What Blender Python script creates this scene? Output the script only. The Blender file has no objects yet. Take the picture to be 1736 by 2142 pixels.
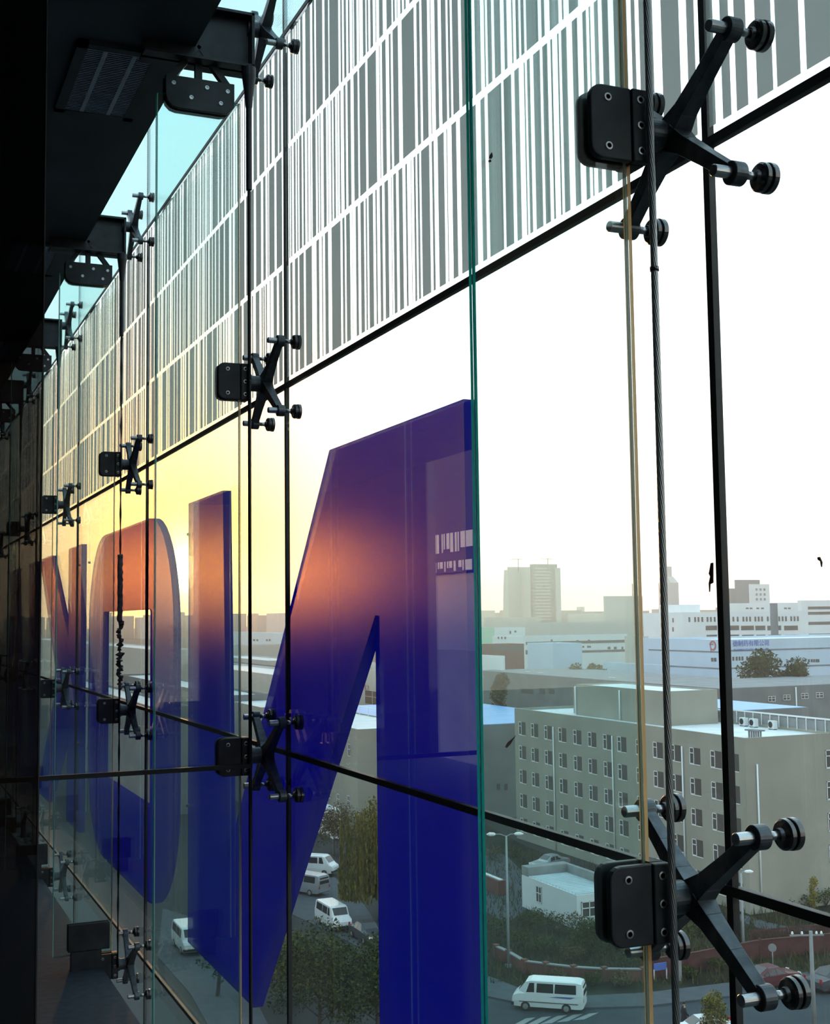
import bpy, math, random
import numpy as np
from mathutils import Vector as V, Matrix

SC = bpy.context.scene
HAZE = .00028
COL = SC.collection
EYE = 26.0                                   # camera height above the street (7th storey)

# ------------------------------------------------------------------ camera
F, YAW, PITCH, ROLL = 2654.82, 23.1966, 4.7327, -0.7437
CX, CY = 868.0, 1071.0
_y, _p, _r = (math.radians(a) for a in (YAW, PITCH, ROLL))
FW = V((math.sin(_y) * math.cos(_p), math.cos(_y) * math.cos(_p), math.sin(_p)))
_rt = V((math.cos(_y), -math.sin(_y), 0)); _up = _rt.cross(FW)
RT = _rt * math.cos(_r) + _up * math.sin(_r)
UP = -_rt * math.sin(_r) + _up * math.cos(_r)
CAM = V((0, 0, EYE))
cam = bpy.data.objects.new('camera', bpy.data.cameras.new('camera'))
COL.objects.link(cam)
cam.data.sensor_fit = 'VERTICAL'; cam.data.sensor_height = 36.0
cam.data.lens = F / 2142.0 * 36.0
cam.data.clip_start = 0.05; cam.data.clip_end = 9000
cam.matrix_world = Matrix(((RT.x, UP.x, -FW.x, 0), (RT.y, UP.y, -FW.y, 0), (RT.z, UP.z, -FW.z, EYE), (0, 0, 0, 1)))
SC.camera = cam

# ------------------------------------------------------------------ where a pixel's ray meets a plane of the place
def ray(px, py): return FW + RT * ((px - CX) / F) - UP * ((py - CY) / F)
def at_x(px, py, x): d = ray(px, py); return CAM + d * (x / d.x)
def at_y(px, py, y): d = ray(px, py); return CAM + d * (y / d.y)
def at_z(px, py, z): d = ray(px, py); return CAM + d * ((z - EYE) / d.z)
def at_d(px, py, dep): return CAM + ray(px, py) * dep

# ------------------------------------------------------------------ sky, sun, exposure
SUN = ray(386, 1196).normalized()
W = bpy.data.worlds.new('evening_sky'); SC.world = W; W.use_nodes = True
nt = W.node_tree; nt.nodes.clear()
def N(t, **k):
    n = nt.nodes.new(t)
    for a, b in k.items(): setattr(n, a, b)
    return n
def L(a, b): nt.links.new(a, b)
def M(op, a, b=None, c=None):
    n = N('ShaderNodeMath', operation=op)
    for i, v in enumerate((a, b, c)):
        if v is None: continue
        if isinstance(v, (int, float)): n.inputs[i].default_value = v
        else: L(v, n.inputs[i])
    return n.outputs[0]
tc = N('ShaderNodeTexCoord'); nrm = N('ShaderNodeVectorMath', operation='NORMALIZE'); L(tc.outputs['Generated'], nrm.inputs[0])
sep = N('ShaderNodeSeparateXYZ'); L(nrm.outputs[0], sep.inputs[0])
ramp = N('ShaderNodeValToRGB')
cr = ramp.color_ramp; cr.interpolation = 'EASE'
SKY = [(0.0, (.30, .27, .25)), (.495, (.9, .78, .70)), (.50, (1.75, 1.38, 1.14)), (.525, (1.80, 1.56, 1.36)),
       (.57, (1.75, 1.72, 1.62)), (.66, (1.62, 1.85, 1.92)), (.80, (1.15, 1.55, 1.75)), (1.0, (.85, 1.25, 1.5))]
while len(cr.elements) < len(SKY): cr.elements.new(.5)
for e, (p, c) in zip(cr.elements, SKY): e.position = p; e.color = (c[0] / 2, c[1] / 2, c[2] / 2, 1)
L(M('MULTIPLY_ADD', sep.outputs[2], .5, .5), ramp.inputs[0])
# the west glows, the east behind the building is dim
az = N('ShaderNodeVectorMath', operation='DOT_PRODUCT'); L(nrm.outputs[0], az.inputs[0]); az.inputs[1].default_value = V((.55, .83, 0)).normalized()
west = N('ShaderNodeMapRange', interpolation_type='SMOOTHSTEP'); L(az.outputs['Value'], west.inputs[0])
west.inputs[1].default_value = -.6; west.inputs[2].default_value = .95; west.inputs[3].default_value = 2.35; west.inputs[4].default_value = 3.0
base = N('ShaderNodeVectorMath', operation='SCALE'); L(ramp.outputs[0], base.inputs[0]); L(west.outputs[0], base.inputs['Scale'])
dot = N('ShaderNodeVectorMath', operation='DOT_PRODUCT'); L(nrm.outputs[0], dot.inputs[0]); dot.inputs[1].default_value = SUN
cs = M('MAXIMUM', dot.outputs['Value'], 0.0)
# the whole western sky turns warm, then three ever tighter glows round the veiled sun
warm = N('ShaderNodeMix', data_type='RGBA', blend_type='MULTIPLY')
L(M('POWER', cs, 110.0), warm.inputs['Factor']); L(base.outputs[0], warm.inputs['A']); warm.inputs['B'].default_value = (1.0, .55, .15, 1)
prev = warm.outputs['Result']
for n_, col in ((50, (2.4, .95, .10)), (300, (5.0, 2.0, .06)), (3000, (22.0, 15.0, 4.0)), (24000, (50, 42, 26))):
    g = N('ShaderNodeMix', data_type='RGBA', blend_type='ADD')
    L(M('POWER', cs, float(n_)), g.inputs['Factor']); L(prev, g.inputs['A']); g.inputs['B'].default_value = (*col, 1)
    prev = g.outputs['Result']
bg = N('ShaderNodeBackground'); L(prev, bg.inputs[0]); bg.inputs[1].default_value = 1.0
wo = N('ShaderNodeOutputWorld'); L(bg.outputs[0], wo.inputs[0])
sl = bpy.data.lights.new('evening_sun', 'SUN'); sl.energy = 3.2; sl.color = (1.0, .46, .14); sl.angle = math.radians(1.5)
so = bpy.data.objects.new('evening_sun', sl); COL.objects.link(so); so.rotation_euler = SUN.to_track_quat('Z', 'Y').to_euler()
so.location = SUN * 50 + CAM
SC.view_settings.view_transform = 'Standard'; SC.view_settings.look = 'None'
SC.view_settings.exposure = 0.0; SC.view_settings.gamma = 1.0; SC.view_settings.use_curve_mapping = False
SC.cycles.transparent_max_bounces = 48
SC.cycles.max_bounces = 10

# ------------------------------------------------------------------ materials
MATS = {}
def mat(name, col, rough=.7, metal=0.0, noise=0.0, scale=4.0, spec=.4, bump=0.0):
    if name in MATS: return MATS[name]
    m = bpy.data.materials.new(name); m.use_nodes = True; t = m.node_tree; b = t.nodes['Principled BSDF']
    b.inputs['Roughness'].default_value = rough; b.inputs['Metallic'].default_value = metal
    b.inputs['Specular IOR Level'].default_value = spec
    b.inputs['Base Color'].default_value = (*col, 1)
    if noise or bump:
        co = t.nodes.new('ShaderNodeTexCoord'); nz = t.nodes.new('ShaderNodeTexNoise')
        nz.inputs['Scale'].default_value = scale; nz.inputs['Detail'].default_value = 5
        t.links.new(co.outputs['Object'], nz.inputs['Vector'])
        if noise:
            r = t.nodes.new('ShaderNodeValToRGB'); t.links.new(nz.outputs[0], r.inputs[0])
            r.color_ramp.elements[0].position = .3; r.color_ramp.elements[1].position = .72
            r.color_ramp.elements[0].color = (*[c * (1 - noise) for c in col], 1)
            r.color_ramp.elements[1].color = (*[min(1, c * (1 + noise)) for c in col], 1)
            t.links.new(r.outputs[0], b.inputs['Base Color'])
        if bump:
            bp = t.nodes.new('ShaderNodeBump'); bp.inputs['Strength'].default_value = bump
            t.links.new(nz.outputs[0], bp.inputs['Height']); t.links.new(bp.outputs[0], b.inputs['Normal'])
    MATS[name] = m; return m
def shader(name):
    m = bpy.data.materials.new(name); m.use_nodes = True; t = m.node_tree; t.nodes.clear()
    o = t.nodes.new('ShaderNodeOutputMaterial'); MATS[name] = m
    def n(ty, **k):
        q = t.nodes.new(ty)
        for a, b in k.items(): q.inputs[a].default_value = b
        return q
    def mix(f, a, b):
        q = t.nodes.new('ShaderNodeMixShader')
        if isinstance(f, (int, float)): q.inputs[0].default_value = f
        else: t.links.new(f, q.inputs[0])
        t.links.new(a, q.inputs[1]); t.links.new(b, q.inputs[2]); return q.outputs[0]
    def fin(s): t.links.new(s, o.inputs[0])
    return m, t, n, mix, fin
def fresnel(t, n, ior):                      # same reflectance entering and leaving a pane (the ray is not bent)
    fr = n('ShaderNodeFresnel'); g = t.nodes.new('ShaderNodeNewGeometry')
    mr = t.nodes.new('ShaderNodeMapRange'); mr.inputs[3].default_value = ior; mr.inputs[4].default_value = 1 / ior
    t.links.new(g.outputs['Backfacing'], mr.inputs[0]); t.links.new(mr.outputs[0], fr.inputs['IOR'])
    return fr
def glass(name, tint, dust=0.0, ior=1.5, dustcol=(.8, .8, .75)):
    m, t, n, mix, fin = shader(name)
    fr = fresnel(t, n, ior)
    s = mix(fr.outputs[0], n('ShaderNodeBsdfTransparent', Color=(*tint, 1)).outputs[0], n('ShaderNodeBsdfGlossy', Color=(1, 1, 1, 1), Roughness=0.0).outputs[0])
    if dust:
        co = t.nodes.new('ShaderNodeTexCoord'); mp = t.nodes.new('ShaderNodeMapping'); mp.inputs['Scale'].default_value = (6, 14, 1.2)
        t.links.new(co.outputs['Object'], mp.inputs[0])
        nz = n('ShaderNodeTexNoise', Scale=1.0, Detail=6.0); t.links.new(mp.outputs[0], nz.inputs['Vector'])
        mr = t.nodes.new('ShaderNodeMapRange'); mr.inputs[1].default_value = .35; mr.inputs[2].default_value = .8
        mr.inputs[3].default_value = dust * .6; mr.inputs[4].default_value = dust * 1.6
        t.links.new(nz.outputs[0], mr.inputs[0])
        s = mix(mr.outputs[0], s, n('ShaderNodeBsdfTranslucent', Color=(*dustcol, 1)).outputs[0])
    fin(s); return m
G_PANE = glass('facade_glass', (.90, .93, .92), dust=.005)
G_FIN = glass('fin_glass', (.940, .986, .980), dust=.004)
G_DARK = glass('dimming_glass', (.30, .30, .31))  # for the added leaf that dims the left edge
def frit():
    m, t, n, mix, fin = shader('grey_frit')
    s = mix(.78, n('ShaderNodeBsdfDiffuse', Color=(.16, .17, .165, 1)).outputs[0], n('ShaderNodeBsdfTranslucent', Color=(.205, .235, .232, 1)).outputs[0])
    fin(mix(.045, s, n('ShaderNodeBsdfTransparent', Color=(1, 1, 1, 1)).outputs[0])); return m
FRIT = frit()
def pale():
    m, t, n, mix, fin = shader('pale_line_frit')
    co = t.nodes.new('ShaderNodeTexCoord'); wv = n('ShaderNodeTexWave', Scale=34.0); wv.bands_direction = 'Z'
    t.links.new(co.outputs['Object'], wv.inputs['Vector'])
    mr = t.nodes.new('ShaderNodeMapRange'); mr.inputs[3].default_value = .40; mr.inputs[4].default_value = .68
    t.links.new(wv.outputs['Fac'], mr.inputs[0])
    fin(mix(mr.outputs[0], n('ShaderNodeBsdfTransparent', Color=(.62, .84, .88, 1)).outputs[0], n('ShaderNodeBsdfTranslucent', Color=(.52, .68, .71, 1)).outputs[0])); return m
PALE = pale()
def letter():
    m, t, n, mix, fin = shader('blue_letter_acrylic')
    s = mix(.78, n('ShaderNodeBsdfDiffuse', Color=(.002, .005, .40, 1)).outputs[0], n('ShaderNodeBsdfTranslucent', Color=(.003, .006, .50, 1)).outputs[0])
    # frosted acrylic: most light is stained blue, some passes on nearly straight, so the low sun glows through
    fin(mix(.15, s, n('ShaderNodeBsdfRefraction', Color=(1.0, .74, .40, 1), Roughness=.18, IOR=1.40).outputs[0])); return m
BLUE = letter()
BLACK = mat('black_silicone', (.012, .012, .013), .55)
CAST = mat('dark_cast_steel', (.085, .097, .110), .40, .7, noise=.35, scale=40, bump=.12)
PLATE = mat('black_painted_plate', (.022, .026, .032), .45, .3, noise=.4, scale=18, bump=.06)
STEEL = mat('brushed_steel', (.42, .44, .46), .30, 1.0, noise=.12, scale=60)
DISC = mat('dark_turned_disc', (.11, .11, .115), .26, .9)
ROPE = mat('steel_rope', (.30, .32, .33), .38, .9)
TEAL = mat('green_glass_edge', (.02, .34, .31), .25, 0, noise=.3, scale=9)
def edge():
    m, t, n, mix, fin = shader('green_glass_edge_lit')
    s = mix(.7, n('ShaderNodeBsdfDiffuse', Color=(.01, .16, .145, 1)).outputs[0], n('ShaderNodeBsdfTranslucent', Color=(.012, .26, .235, 1)).outputs[0])
    fin(mix(.08, s, n('ShaderNodeBsdfGlossy', Color=(1, 1, 1, 1), Roughness=.2).outputs[0])); return m
TEAL = edge()
def edge2():
    m, t, n, mix, fin = shader('sun_tinted_glass_edge')
    fin(mix(.8, n('ShaderNodeBsdfDiffuse', Color=(.16, .12, .08, 1)).outputs[0], n('ShaderNodeBsdfTranslucent', Color=(.46, .29, .14, 1)).outputs[0])); return m  # orange sunlight on the fin's outer edge is put into this colour
EDGE = edge2()
TEALC = mat('clear_interlayer', (.45, .62, .56), .25)
POLISH = mat('polished_dark_stone', (.012, .014, .018), .03, spec=1.0)
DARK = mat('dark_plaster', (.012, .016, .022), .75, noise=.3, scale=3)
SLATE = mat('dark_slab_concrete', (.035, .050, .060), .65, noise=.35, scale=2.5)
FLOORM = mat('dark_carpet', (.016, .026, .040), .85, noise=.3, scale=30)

# ------------------------------------------------------------------ mesh building
class MB:
    def __init__(s): s.v = []; s.f = []; s.m = []; s.sm = []
    def add(s, vs, fs, mi=0, smooth=False):
        o = len(s.v); s.v += [tuple(p) for p in vs]
        for f in fs: s.f.append(tuple(i + o for i in f)); s.m.append(mi); s.sm.append(smooth)
        return s
    def box(s, a, b, mi=0):
        (x0, y0, z0), (x1, y1, z1) = a, b
        vs = [(x0, y0, z0), (x1, y0, z0), (x1, y1, z0), (x0, y1, z0), (x0, y0, z1), (x1, y0, z1), (x1, y1, z1), (x0, y1, z1)]
        return s.add(vs, [(0, 3, 2, 1), (4, 5, 6, 7), (0, 1, 5, 4), (1, 2, 6, 5), (2, 3, 7, 6), (3, 0, 4, 7)], mi)
    def hexa(s, q0, q1, mi=0, smooth=False):             # two quads (4 points each) joined into a solid
        vs = list(q0) + list(q1)
        return s.add(vs, [(3, 2, 1, 0), (4, 5, 6, 7), (0, 1, 5, 4), (1, 2, 6, 5), (2, 3, 7, 6), (3, 0, 4, 7)], mi, smooth)
    def bar(s, a, b, w, h=None, up=(0, 0, 1), w2=None, h2=None, mi=0):
        a, b, h = V(a), V(b), (w if h is None else h); w2 = w if w2 is None else w2; h2 = h if h2 is None else h2
        d = (b - a).normalized(); x = d.cross(V(up))
        if x.length < 1e-4: x = d.cross(V((1, 0, 0)))
        x.normalize(); y = x.cross(d)
        q = lambda c, w_, h_: [c - x * w_ / 2 - y * h_ / 2, c + x * w_ / 2 - y * h_ / 2, c + x * w_ / 2 + y * h_ / 2, c - x * w_ / 2 + y * h_ / 2]
        return s.hexa(q(a, w, h), q(b, w2, h2), mi)
    def tube(s, pts, rs, n=12, mi=0, smooth=True, cap=True, lobes=0, amp=0, twist=0):
        pts = [V(p) for p in pts]; rs = [rs] * len(pts) if isinstance(rs, (int, float)) else rs
        vs = []; up0 = None
        for i, p in enumerate(pts):
            d = (pts[min(i + 1, len(pts) - 1)] - pts[max(i - 1, 0)]).normalized()
            if up0 is None: up0 = V((0, 0, 1)) if abs(d.z) < .9 else V((1, 0, 0))
            x = d.cross(up0).normalized(); y = x.cross(d)
            for k in range(n):
                a = 2 * math.pi * k / n; r = rs[i]
                if lobes: r = r * (1 - amp + amp * abs(math.cos(a * lobes / 2 + 0)))
                a += twist * i
                vs.append(p + x * math.cos(a) * r + y * math.sin(a) * r)
        fs = []
        for i in range(len(pts) - 1):
            for k in range(n):
                fs.append((i * n + k, i * n + (k + 1) % n, (i + 1) * n + (k + 1) % n, (i + 1) * n + k))
        s.add(vs, fs, mi, smooth)
        if cap:
            o = len(s.v) - len(vs)
            for ring, rev in ((0, True), (len(pts) - 1, False)):
                f = [o + ring * n + k for k in range(n)]
                s.f.append(tuple(reversed(f)) if rev else tuple(f)); s.m.append(mi); s.sm.append(False)
        return s
    def cyl(s, a, b, r, r2=None, n=20, mi=0): return s.tube([a, b], [r, r if r2 is None else r2], n, mi)
    def turn(s, c, ax, prof, n=28, mi=0):                # profile [(along, radius)] round an axis, flat shaded between rings of sharp steps
        c, ax = V(c), V(ax).normalized()
        pts = [c + ax * t for t, _ in prof]
        x = ax.cross(V((0, 0, 1)) if abs(ax.z) < .9 else V((1, 0, 0))).normalized(); y = ax.cross(x)
        vs = []
        for p, (_, r) in zip(pts, prof):
            for k in range(n): a = 2 * math.pi * k / n; vs.append(p + x * math.cos(a) * r + y * math.sin(a) * r)
        fs = [(i * n + k, i * n + (k + 1) % n, (i + 1) * n + (k + 1) % n, (i + 1) * n + k) for i in range(len(prof) - 1) for k in range(n)]
        fs += [tuple(reversed(range(n))), tuple((len(prof) - 1) * n + k for k in range(n))]
        return s.add(vs, fs, mi)
    def prism(s, poly, off, mi=0):                       # planar polygon pushed along off
        off = V(off); n = len(poly); P = [V(p) for p in poly]
        s.add(P + [p + off for p in P], [tuple(reversed(range(n))), tuple(range(n, 2 * n))] + [(i, (i + 1) % n, n + (i + 1) % n, n + i) for i in range(n)], mi)
        return s
    def build(s, name, m, parent=None, loc=None, bevel=0.0, tri=False):
        me = bpy.data.meshes.new(name)
        if parent is not None: org = WL[parent]
        elif loc is not None: org = V(loc)
        else:
            a = np.array([tuple(p) for p in s.v]); org = V(((a[:, 0].min() + a[:, 0].max()) / 2, (a[:, 1].min() + a[:, 1].max()) / 2, a[:, 2].min()))
        me.from_pydata([(p[0] - org[0], p[1] - org[1], p[2] - org[2]) for p in s.v], [], s.f)
        for q in (m if isinstance(m, (list, tuple)) else [m]): me.materials.append(q)
        me.polygons.foreach_set('material_index', s.m); me.polygons.foreach_set('use_smooth', s.sm)
        me.update()
        o = bpy.data.objects.new(name, me); COL.objects.link(o)
        if parent is not None: o.parent = parent; WL[o] = WL[parent]
        else: o.location = org; WL[o] = org
        if bevel:
            b = o.modifiers.new('bevel', 'BEVEL'); b.width = bevel; b.segments = 2; b.limit_method = 'ANGLE'; b.angle_limit = math.radians(40)
        return o
WL = {}
def tag(o, label=None, cat=None, group=None, kind=None):
    if label: o['label'] = label
    if cat: o['category'] = cat
    if group: o['group'] = group
    if kind: o['kind'] = kind
    return o
def thing(name, loc, label, cat, group=None):
    o = bpy.data.objects.new(name, None); COL.objects.link(o); o.location = loc; o.empty_display_size = .1; WL[o] = V(loc)
    return tag(o, label, cat, group)
def dup(o, loc=None, label=None, group=None, parent=None):
    c = o.copy(); COL.objects.link(c)
    if parent is not None: c.parent = parent
    else:
        c.location = loc; WL[c] = V(loc)
        if label: c['label'] = label
        if group: c['group'] = group
    for ch in list(KIDS.get(o, o.children)): dup(ch, parent=c)
    return c
KIDS = {}
def text(body, name, m, parent, org, ex, ez, size, ext=.02):
    cu = bpy.data.curves.new('t', 'FONT'); cu.body = body; cu.size = size; cu.extrude = ext
    t = bpy.data.objects.new('t', cu); COL.objects.link(t)
    dg = bpy.context.evaluated_depsgraph_get(); me = bpy.data.meshes.new_from_object(t.evaluated_get(dg))
    bpy.data.objects.remove(t); bpy.data.curves.remove(cu)
    ex, ez, org = V(ex).normalized(), V(ez).normalized(), V(org); ey = ex.cross(ez)
    mb = MB(); mb.v = [tuple(org + ex * v.co.x + ez * v.co.y + ey * v.co.z) for v in me.vertices]
    mb.f = [tuple(p.vertices) for p in me.polygons]; mb.m = [0] * len(mb.f); mb.sm = [False] * len(mb.f)
    bpy.data.meshes.remove(me)
    return mb.build(name, m, parent)
R = random.Random(7)

# ================================================================== the glazed wall
D, S0, ZL, H, PW = 1.0789, 1.4504, EYE - .3757, 1.042, 2.0       # wall plane, first joint, lower joint height, pane height and width
PIN, POUT, PCAB = .7063, .9447, .9640                            # glass fin's inner and outer edge, cable
KMAX = 8
sk = lambda k: S0 + PW * k
zn = lambda n: ZL + H * n
ORD = ['nearest', 'second', 'third', 'fourth', 'fifth', 'sixth', 'seventh', 'eighth', 'ninth', 'tenth']

# striped frit: dark bars read along three rows of the nearest pane
def iv(y, *px): return [(at_x(a, y, D).y, at_x(b, y, D).y) for a, b in px]
def z2(o, lst): return [(o + a / 10.85, o + b / 10.85) for a, b in lst]
ROWS = {
 (0, 0): iv(600, *z2(590, [(50, 72), (122, 155), (197, 248), (303, 372), (403, 505), (548, 690), (751, 757), (795, 855), (918, 940), (988, 1062), (1140, 1345), (1390, 1440), (1475, 1562), (1611, 1619)]))
   + iv(480, *z2(740, [(55, 108), (165, 242), (282, 312), (352, 452), (508, 540), (605, 662), (717, 800), (868, 880), (918, 983), (1040, 1130), (1197, 1236), (1320, 1332)]))
   + iv(360, *z2(860, [(70, 112), (152, 198), (240, 428), (485, 532), (620, 762), (822, 840), (940, 1048), (1135, 1500)]))
   + iv(340, *z2(980, [(305, 400), (470, 785), (840, 1015), (1090, 1195), (1310, 1335)]))
   + iv(260, *z2(1100, [(62, 128), (208, 362), (420, 535), (610, 648), (768, 800), (858, 982), (1108, 1230)]))
   + iv(120, *z2(1200, [(230, 315), (378, 412), (497, 588), (675, 815), (938, 1240), (1335, 1425)]))
   + iv(40, *z2(1340, [(-30, 280), (472, 880), (1050, 1225)])),
 (0, 1): iv(360, *z2(590, [(45, 66), (92, 103), (165, 182), (208, 230), (275, 315), (347, 370), (400, 455), (490, 530), (580, 602), (650, 662), (697, 775), (815, 838), (868, 890), (952, 1015), (1055, 1067), (1122, 1150), (1185, 1225), (1268, 1280), (1320, 1350)]))
   + iv(260, *z2(720, [(0, 45), (88, 160), (228, 322), (358, 500), (548, 745), (820, 835), (882, 968), (1043, 1085), (1132, 1252)]))
   + iv(140, *z2(840, [(20, 300), (360, 430), (478, 605), (668, 685), (770, 848), (918, 1028), (1072, 1125), (1170, 1310), (1375, 1620)]))
   + iv(120, *z2(980, [(160, 290), (375, 400), (450, 545), (605, 745), (830, 895)])) + iv(100, *z2(980, [(997, 1030), (1095, 1160), (1208, 1280)]))
   + iv(40, *z2(1100, [(15, 285), (360, 432), (548, 755)])) + iv(15, *z2(1100, [(828, 865), (985, 1200)])),
 (0, 2): iv(160, *z2(590, [(62, 82), (118, 145), (200, 250), (275, 297), (330, 352), (372, 388), (425, 478), (540, 650), (700, 748), (785, 930), (980, 1065), (1090, 1295), (1342, 1378)]))
   + iv(40, *z2(720, [(0, 50), (95, 130), (190, 205), (232, 288), (340, 352), (430, 490), (520, 555), (600, 660), (718, 735), (800, 885), (970, 1085), (1120, 1160), (1205, 1220), (1285, 1325), (1370, 1410)])),
 (-1, 0): iv(65, *[(1479, 1492.7), (1507.6, 1525.6), (1537, 1561.5)]) + iv(40, (1579.7, 1613.8), (1622, 1672), (1684.8, 1760)),
}
def bars(k, r, s_lo, s_hi):
    got = [(min(a, b), max(a, b)) for a, b in ROWS.get((k, r), [])]
    out = [(max(a, s_lo), min(b, s_hi)) for a, b in got if b > s_lo and a < s_hi]
    lo = min([a for a, _ in out], default=None); hi = max([b for _, b in out], default=None)
    def fill(a, b):
        s = a
        while s < b - .004:
            g = R.choice((.009, .012, .015, .02, .024, .03)); w = R.choice((.006, .008, .012, .018, .022, .026, .034, .04, .055, .075))
            s += g
            if s + w > b: break
            out.append((s, s + w)); s += w
    if lo is None: fill(s_lo, s_hi)
    else:
        if lo - s_lo > .08: fill(s_lo, lo - .02)
        if s_hi - hi > .08: fill(hi + .01, s_hi)
    return out
ROWNAME = {-2: 'clear glass pane below the floor line', -1: 'clear glass pane below the lower joint', 0: 'clear glass pane between the two joints', 1: 'striped glass pane above the upper joint', 2: 'pale lined glass pane up at the ceiling'}
nw = 0
for k in range(-1, KMAX):
    for n in range(-2, 3):
        nw += 1
        a, b = sk(k) + .0065, sk(k + 1) - .0065; z0, z1 = zn(n) + .007, zn(n + 1) - .007
        mb = MB().box((D, a, z0), (D + .010, b, z1)); mb.m = [1, 1, 1, 0, 1, 0]; o = mb.build(f'window_{nw}', [G_PANE, BLACK])
        tag(o, f'{ROWNAME[n]}, in the {ORD[k + 1]} bay from the right', 'window', None, 'structure')
        mb = MB()
        if n == 1:
            rh = (z1 - z0 - .026 - 2 * .0165) / 3
            for r in range(3):
                y0 = z0 + .012 + r * (rh + .0165)
                for (s0, s1) in bars(k, r, a + .004, b - .004):
                    mb.add([(D - .0012, s0, y0), (D - .0012, s1, y0), (D - .0012, s1, y0 + rh), (D - .0012, s0, y0 + rh)], [(0, 1, 2, 3)])
            tag(mb.build('striped_frit', FRIT, o), 'grey barcode stripes in three rows')
        elif n == 2:
            mb.add([(D - .0012, a, z0), (D - .0012, b, z0), (D - .0012, b, z1), (D - .0012, a, z1)], [(0, 1, 2, 3)])
            tag(mb.build('lined_frit', PALE, o), 'pale frosted print of fine lines')
nt_ = 0
for k in range(-1, KMAX + 1):                               # silicone joints: uprights, then rails
    nt_ += 1
    o = MB().box((D - .001, sk(k) - .0068, zn(-2)), (D + .006, sk(k) + .0068, zn(3))).build(f'trim_{nt_}', BLACK)
    tag(o, f'black silicone upright joint, {ORD[k + 1]} from the right', 'joint', None, 'structure')
for n, w in ((-1, 'floor level rail'), (0, 'lower rail across the blue letters'), (1, 'upper rail under the striped glass'), (2, 'top rail above the striped glass'), (3, 'rail over the ceiling slab')):
    nt_ += 1
    o = MB().box((D - .0015, sk(-1), zn(n) - .0068), (D + .006, sk(KMAX), zn(n) + .0068)).build(f'trim_{nt_}', BLACK)
    tag(o, f'black silicone level joint, {w}', 'joint', None, 'structure')

# ------------------------------------------------------------------ glass fins (two laminated lites each)
FZ0, FZ1 = EYE - 1.36, EYE + 1.475
def fin(k):
    s = sk(k)
    root = thing('glass_fin', ((PIN + POUT) / 2, s, FZ0), f'upright laminated glass fin with green edges, {ORD[k]} from the right', 'glass fin', 'glass fins along the facade')
    for a, b in ((-.0098, -.0014), (.0014, .0098)):
        mb = MB().box((PIN, s + a, FZ0), (POUT, s + b, FZ1))
        mb.m[0] = mb.m[1] = mb.m[5] = 1; mb.m[3] = 2
        mb.build('glass_lite', [G_FIN, TEAL, EDGE], root)
    MB().box((PIN + .0005, s - .0014, FZ0), (PIN + .004, s + .0014, FZ1)).box((POUT - .004, s - .0014, FZ0), (POUT - .0005, s + .0014, FZ1)).build('interlayer_edge', TEALC, root)
    return root
for k in range(KMAX): fin(k)

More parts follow.
